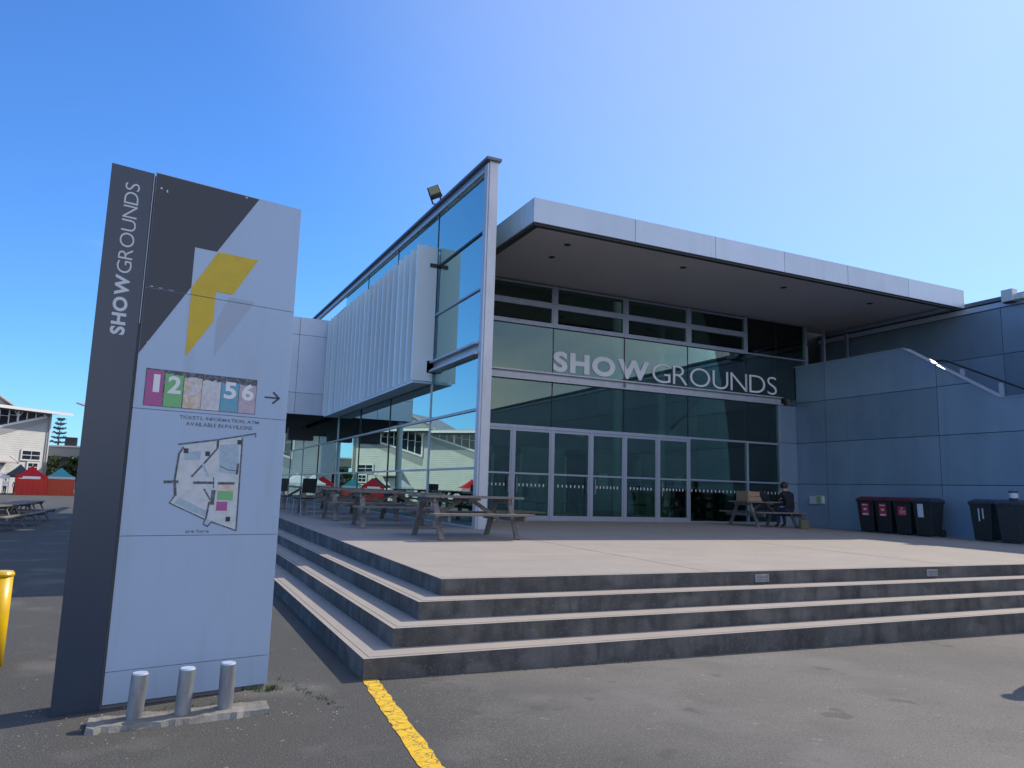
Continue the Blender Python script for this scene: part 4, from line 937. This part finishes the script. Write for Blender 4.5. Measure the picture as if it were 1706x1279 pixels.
# hall: local frame u along the facade (to the right, receding), v outwards to the camera, z up
HD = Vector((.665, .747, 0))
def hall(corner, length, label, H=10.0, gable=True, doors=((9, 2.3),), windows=True, rdir=HD, depth=18):
    e = empty('weatherboard_hall', corner, math.atan2(rdir.y, rdir.x)); tag(e, label, 'building', 'weatherboard halls')
    X = lambda u: -u                                    # u measured leftwards from the right corner
    MB().prism([(X(0), -.8), (X(length), -.8), (X(length), H), (X(0), H)], 0, depth, 'y').build('wall', 'board', e, local=True)
    # raked clerestory: repeats every 13 m
    nb = int(length//13)
    for k in range(nb):
        u0 = 1.2+k*13; wd = 11.2
        z_lo = lambda u: H-.55-(u-u0)/wd*3.3
        MB().prism([(X(u0), H-.35), (X(u0+wd), H-.35), (X(u0+wd), z_lo(u0+wd)), (X(u0), z_lo(u0))], -.05, -.003, 'y').build('clerestory', 'far_glass', e, local=True)
        MB().prism([(X(u0-.3), z_lo(u0)-.02), (X(u0+wd+.1), z_lo(u0+wd)-.02), (X(u0+wd+.1), z_lo(u0+wd)-.30), (X(u0-.3), z_lo(u0)-.26)], -.14, -.002, 'y').build('sill', 'trim_white', e, local=True)
        MB().prism([(X(u0-.3), z_lo(u0)-.27), (X(u0+wd+.1), z_lo(u0+wd)-.31), (X(u0+wd+.1), z_lo(u0+wd)-1.6), (X(u0-.3), z_lo(u0)-.9)], -.03, -.001, 'y').build('eave_shade', 'board_grey', e, local=True)  # grey wedge paints the eave shadow below the sill
        n = 9
        for i in range(n+1):
            u = u0+wd*i/n; t = .13 if i % 3 == 0 else .06
            MB().box(X(u)-t, X(u)+t, -.12, -.051, z_lo(u)-.02, H-.36).build('mullion', 'trim_white', e, local=True)
            if i % 3 == 0 and i:
                for s in (-1, 1):
                    MB().bar((X(u), -.09, H-1.1), (X(u)+s*.55, -.09, H-.38), .08, .16, (0, 1, 0)).build('brace', 'trim_white', e, local=True)
        for i in range(n):
            ua, ub = u0+wd*i/n, u0+wd*(i+1)/n
            zb_ = (z_lo(ua)+z_lo(ub))/2; zm = (zb_+H)/2
            if H-.5-zb_ > 1: MB().bar((X(ua+.1), -.08, zm), (X(ub-.1), -.08, zm), .05, .06, (0, 1, 0)).build('glazing_bar', 'trim_white', e, local=True)
    rf = MB(); rf.hexa([(X(length+1), -1.4, H-.05), (X(-2.0), -1.4, H-.05), (X(-2.0), depth+1, H+1.9), (X(length+1), depth+1, H+1.9), (X(length+1), -1.4, H+.12), (X(-2.0), -1.4, H+.12), (X(-2.0), depth+1, H+2.1), (X(length+1), depth+1, H+2.1)])
    rfo = rf.build('roof', 'roof_tin', e, local=True)
    MB().box(X(length+1), X(-2.02), -1.47, -1.405, H-.28, H+.06).build('gutter', 'trim_white', rfo, local=True)
    MB().box(X(-2.05), X(-2.0), -1.4, depth+1, H-.05, H+.0).build('barge', 'trim_white', rfo, local=True)
    if gable:
        uc = 9.0
        g = MB(); g.prism([(X(uc-4.2), H+.5), (X(uc), H+2.7), (X(uc+4.2), H+.5)], 2, 12, 'y'); g.build('gable', 'board_grey', e, local=True)
        for s in (-1, 1): MB().hexa([(X(uc), 1.5, H+2.72), (X(uc+s*4.8), 1.5, H+.28), (X(uc+s*4.8), 12, H+.28), (X(uc), 12, H+2.72), (X(uc), 1.5, H+2.92), (X(uc+s*4.8), 1.5, H+.48), (X(uc+s*4.8), 12, H+.48), (X(uc), 12, H+2.92)]).build('gable_roof', 'roof_tin', e, local=True)
    for (u, wd) in doors:
        do = MB().box(X(u+wd/2), X(u-wd/2), -.06, -.002, -.6, 3.4).build('door', 'trim_white', e, local=True)
        aw = MB().hexa([(X(u+wd*.72), -1.5, 3.75), (X(u-wd*.72), -1.5, 3.75), (X(u-wd*.72), -.01, 4.45), (X(u+wd*.72), -.01, 4.45), (X(u+wd*.72), -1.5, 3.9), (X(u-wd*.72), -1.5, 3.9), (X(u-wd*.72), -.01, 4.6), (X(u+wd*.72), -.01, 4.6)]).build('awning', 'roof_tin', e, local=True)
        for s in (-1, 1): MB().bar((X(u)+s*wd*.74, -1.55, 3.80), (X(u)+s*wd*.74, -.02, 4.52), .08, .34).build('barge', 'trim_white', aw, local=True)
    if windows:
        for (u0, u1, z0, z1, nx_) in ((1.0, 3.9, 4.15, 5.6, 2), (1.2, 2.9, 2.7, 4.05, 2)):
            wf = MB().box(X(u1), X(u0), -.12, -.002, z0, z1).build('window_frame', 'trim_white', e, local=True)
            for i in range(nx_):
                for j in range(2):
                    a, c = u0+.2+(u1-u0-.3)*i/nx_, u0+.1+(u1-u0-.3)*(i+1)/nx_; za, zc = z0+.2+(z1-z0-.3)*j/2, z0+.1+(z1-z0-.3)*(j+1)/2
                    MB().box(X(c), X(a), -.135, -.1205, za, zc).build('pane', 'far_glass', wf, local=True)
    MB().tube([(X(.35), -.12, -.7), (X(.35), -.12, H-.3)], .07, 8).build('downpipe', 'galv', e, local=True)
    MB().box(X(.12), X(0)+.02, -.04, -.003, -.7, H-.4).build('corner_board', 'trim_white', e, local=True)
    return e
hall((-14.1, 115, gz(-14, 115)), 54, 'cream weatherboard hall with raked clerestory windows behind the red tent', 10.7, True, ((6.9, 2.2), (24, 2.6)))
hall((8.5, 106.5, gz(4, 106)), 16, 'second weatherboard hall standing behind the sign, mirrored in the side glass', 9.5, False, ((6.0, 2.6),), False, Vector((.906, .423, 0)), 8)
# low flat-roofed shelter between the halls with planting inside
e = empty('flat_roofed_shelter', (-10.3, 120, gz(-10, 120))); tag(e, 'low flat roofed shelter with planting between the two halls', 'building')
z0 = gz(-10, 120)
MB().box(-15.6, -6.0, 117, 124, z0+5.0, z0+6.3).build('roof_slab', 'board_grey', e); MB().box(-15.8, -5.9, 116.8, 124, z0+6.3, z0+6.5).build('cap', 'trim_white', e)
for x in (-13.4, -10.9, -8.4, -6.2): MB().box(x-.12, x+.12, 117.2, 117.5, z0, z0+5).build('post', 'trim_white', e)
MB().box(-15.6, -6, 123.6, 123.9, z0, z0+5).build('rear_wall', 'board_grey', e)
MB().box(-12.6, -11.2, 118, 119.2, z0+6.5, z0+7.7).build('roof_unit', 'dark_metal', e); MB().box(-10.6, -7.0, 119, 123, z0+6.5, z0+8.3).build('plant_room', 'trim_white', e)
def leaves(name, m_, parent, pts, size, rr):
    b = MB()
    for p in pts:
        s = size*rr.uniform(.6, 1.3); a = Vector((rr.gauss(0, 1), rr.gauss(0, 1), rr.gauss(0, 1))).normalized(); c = a.cross(Vector((rr.gauss(0, 1), rr.gauss(0, 1), rr.gauss(0, 1)))).normalized()
        p = Vector(p); b.add([p-a*s, p+c*s*.45, p+a*s, p-c*s*.45], [(0, 1, 2, 3)])
    return b.build(name, m_, parent, local=True)
def broadleaf(loc, h, r, label, m_='green_plant', n=2600, group='trees among the halls', size=.22):
    rr = random.Random(label); e = empty('broadleaf_tree', loc); tag(e, label, 'tree', group)
    tk = MB(); tk.tube([(0, 0, -.2), (.1, .05, h*.3), (.05, .1, h*.6), (0, 0, h*.9)], [.035*h, .028*h, .018*h, .006*h], 8)
    cl = []
    for i in range(16):
        a = rr.uniform(0, 6.28); z = h*rr.uniform(.35, .95); q = r*rr.uniform(.25, .85)*math.sin(min(1, (1.12-z/h)*1.6)*math.pi/2)
        c = (q*math.cos(a), q*math.sin(a), z); cl.append((c, r*rr.uniform(.25, .45))); tk.tube([(0, 0, z*.7), (c[0]*.6, c[1]*.6, z*.9), c], [.012*h, .007*h, .003*h], 5)
    tk.build('trunk', 'bark', e, local=True)
    pts = []
    for i in range(n):
        c, q = rr.choice(cl); d = Vector((rr.gauss(0, 1), rr.gauss(0, 1), rr.gauss(0, 1))).normalized()*q*rr.random()**.4; pts.append((c[0]+d.x, c[1]+d.y, c[2]+d.z*.8))
    leaves('crown', m_, e, pts, size, rr); return e
for i, x in enumerate((-13.2, -11.6, -10.2, -8.8)):
    broadleaf((x, 115.6+.3*i, z0), 4.9, 1.25, ('bushy green plant in the shelter nearest the cream hall', 'second bushy green plant inside the flat roofed shelter', 'third bushy green plant inside the flat roofed shelter', 'bushy green plant in the shelter nearest the sign')[i], 'green_plant', 900, 'plants in the shelter', .28)
broadleaf((-62, 150, -.9), 15, 7, 'large dark tree beyond the halls, mirrored over their roofs in the glass', 'dark_leaf', 3500, size=.5)
broadleaf((-40, 175, -1), 16, 8, 'rounded dark tree far behind the cream hall roof', 'dark_leaf', 3500, size=.5)
# norfolk pine behind the hall
e = empty('norfolk_pine', (-17.0, 150, -.9)); tag(e, 'slender norfolk pine rising behind the eave of the cream hall', 'tree', 'trees among the halls')
tk = MB(); tk.tube([(0, 0, 0), (0, 0, 12.6)], [.3, .03], 8); rr = random.Random(9); pts = []
for lv in range(12):
    z = 3.6+lv*.8; l = 1.9*(1-(z-3)/11.5)+.3
    for k in range(6):
        a = k*1.047+lv*.5; d = (math.cos(a), math.sin(a)); tk.tube([(0, 0, z), (d[0]*l*.6, d[1]*l*.6, z+.05), (d[0]*l, d[1]*l, z+.25)], [.05, .03, .015], 4)
        for i in range(26):
            t = rr.uniform(.25, 1.05); pts.append((d[0]*l*t+rr.gauss(0, .08), d[1]*l*t+rr.gauss(0, .08), z+.2*t*t+rr.gauss(0, .07)))
tk.build('trunk', 'bark', e, local=True); leaves('crown', 'pine_leaf', e, pts, .2, rr)

# ------------------------------------------------------------------ someone just outside the right edge, whose head shadow falls into view
p3 = stander('person', (8.60, 4.66, gz(8.6, 4.66)), R(17), 1.70, 'cloth_navy', 'cloth_black'); tag(p3, 'person standing just outside the right edge, casting the round head shadow', 'person')

# ------------------------------------------------------------------ grit and leaf scraps on the asphalt
rr = random.Random(21); b = MB()
def pebble(x, y, s):
    z = gz(x, y); a = rr.uniform(0, 6.28); c, d = math.cos(a)*s, math.sin(a)*s
    b.add([(x+c, y+d, z), (x-d, y+c*.8, z), (x-c, y-d, z), (x+d, y-c*.8, z), (x+rr.uniform(-.3, .3)*s, y, z+s*.7)], [(0, 1, 4), (1, 2, 4), (2, 3, 4), (3, 0, 4)])
for i in range(420):
    t = rr.random()
    if t < .35: pebble(rr.uniform(1.7, 9), EY-abs(rr.gauss(0, .12))-.01, rr.uniform(.003, .009))
    elif t < .7: pebble(rr.uniform(-.7, 1.3), rr.uniform(5.3, 6.5), rr.uniform(.003, .011))
    else: pebble(rr.uniform(-.6, 6), rr.uniform(3.6, 6.2), rr.uniform(.002, .006))
tag(b.build('gravel', 'stone'), 'fine grit and small stones scattered on the asphalt', 'grit', kind='stuff')
rr = random.Random(31); b = MB()
def tuft(x, y, n, h):
    z = gz(x, y)
    for i in range(n):
        a = rr.uniform(0, 6.28); l = h*rr.uniform(.5, 1.2); px_, py_ = x+rr.gauss(0, .02), y+rr.gauss(0, .02); dx, dy = math.cos(a), math.sin(a); q = rr.uniform(.2, .8)*l; wd = .004
        b.add([(px_-dy*wd, py_+dx*wd, z-.002), (px_+dy*wd, py_-dx*wd, z-.002), (px_+dx*q*.5, py_+dy*q*.5, z+l*.7), (px_+dx*q, py_+dy*q, z+l)], [(0, 1, 2), (0, 2, 3)])
for i in range(9): tuft(.86+rr.gauss(0, .05), 6.25+rr.gauss(0, .05), 16, .035)
for i in range(22): t = rr.random(); tuft(1.02+.28*t+rr.gauss(0, .01), 6.6-1.0*t+rr.gauss(0, .02), 8, .018)
for i in range(12): tuft(rr.uniform(-.4, .8), 5.98+rr.gauss(0, .05), 8, .02)
for i in range(20): tuft(rr.uniform(1.7, 8), EY-.02-abs(rr.gauss(0, .02)), 7, .018)
tag(b.build('weeds', 'green_plant'), 'small green weeds in the cracks by the sign and steps', 'weeds', kind='stuff')
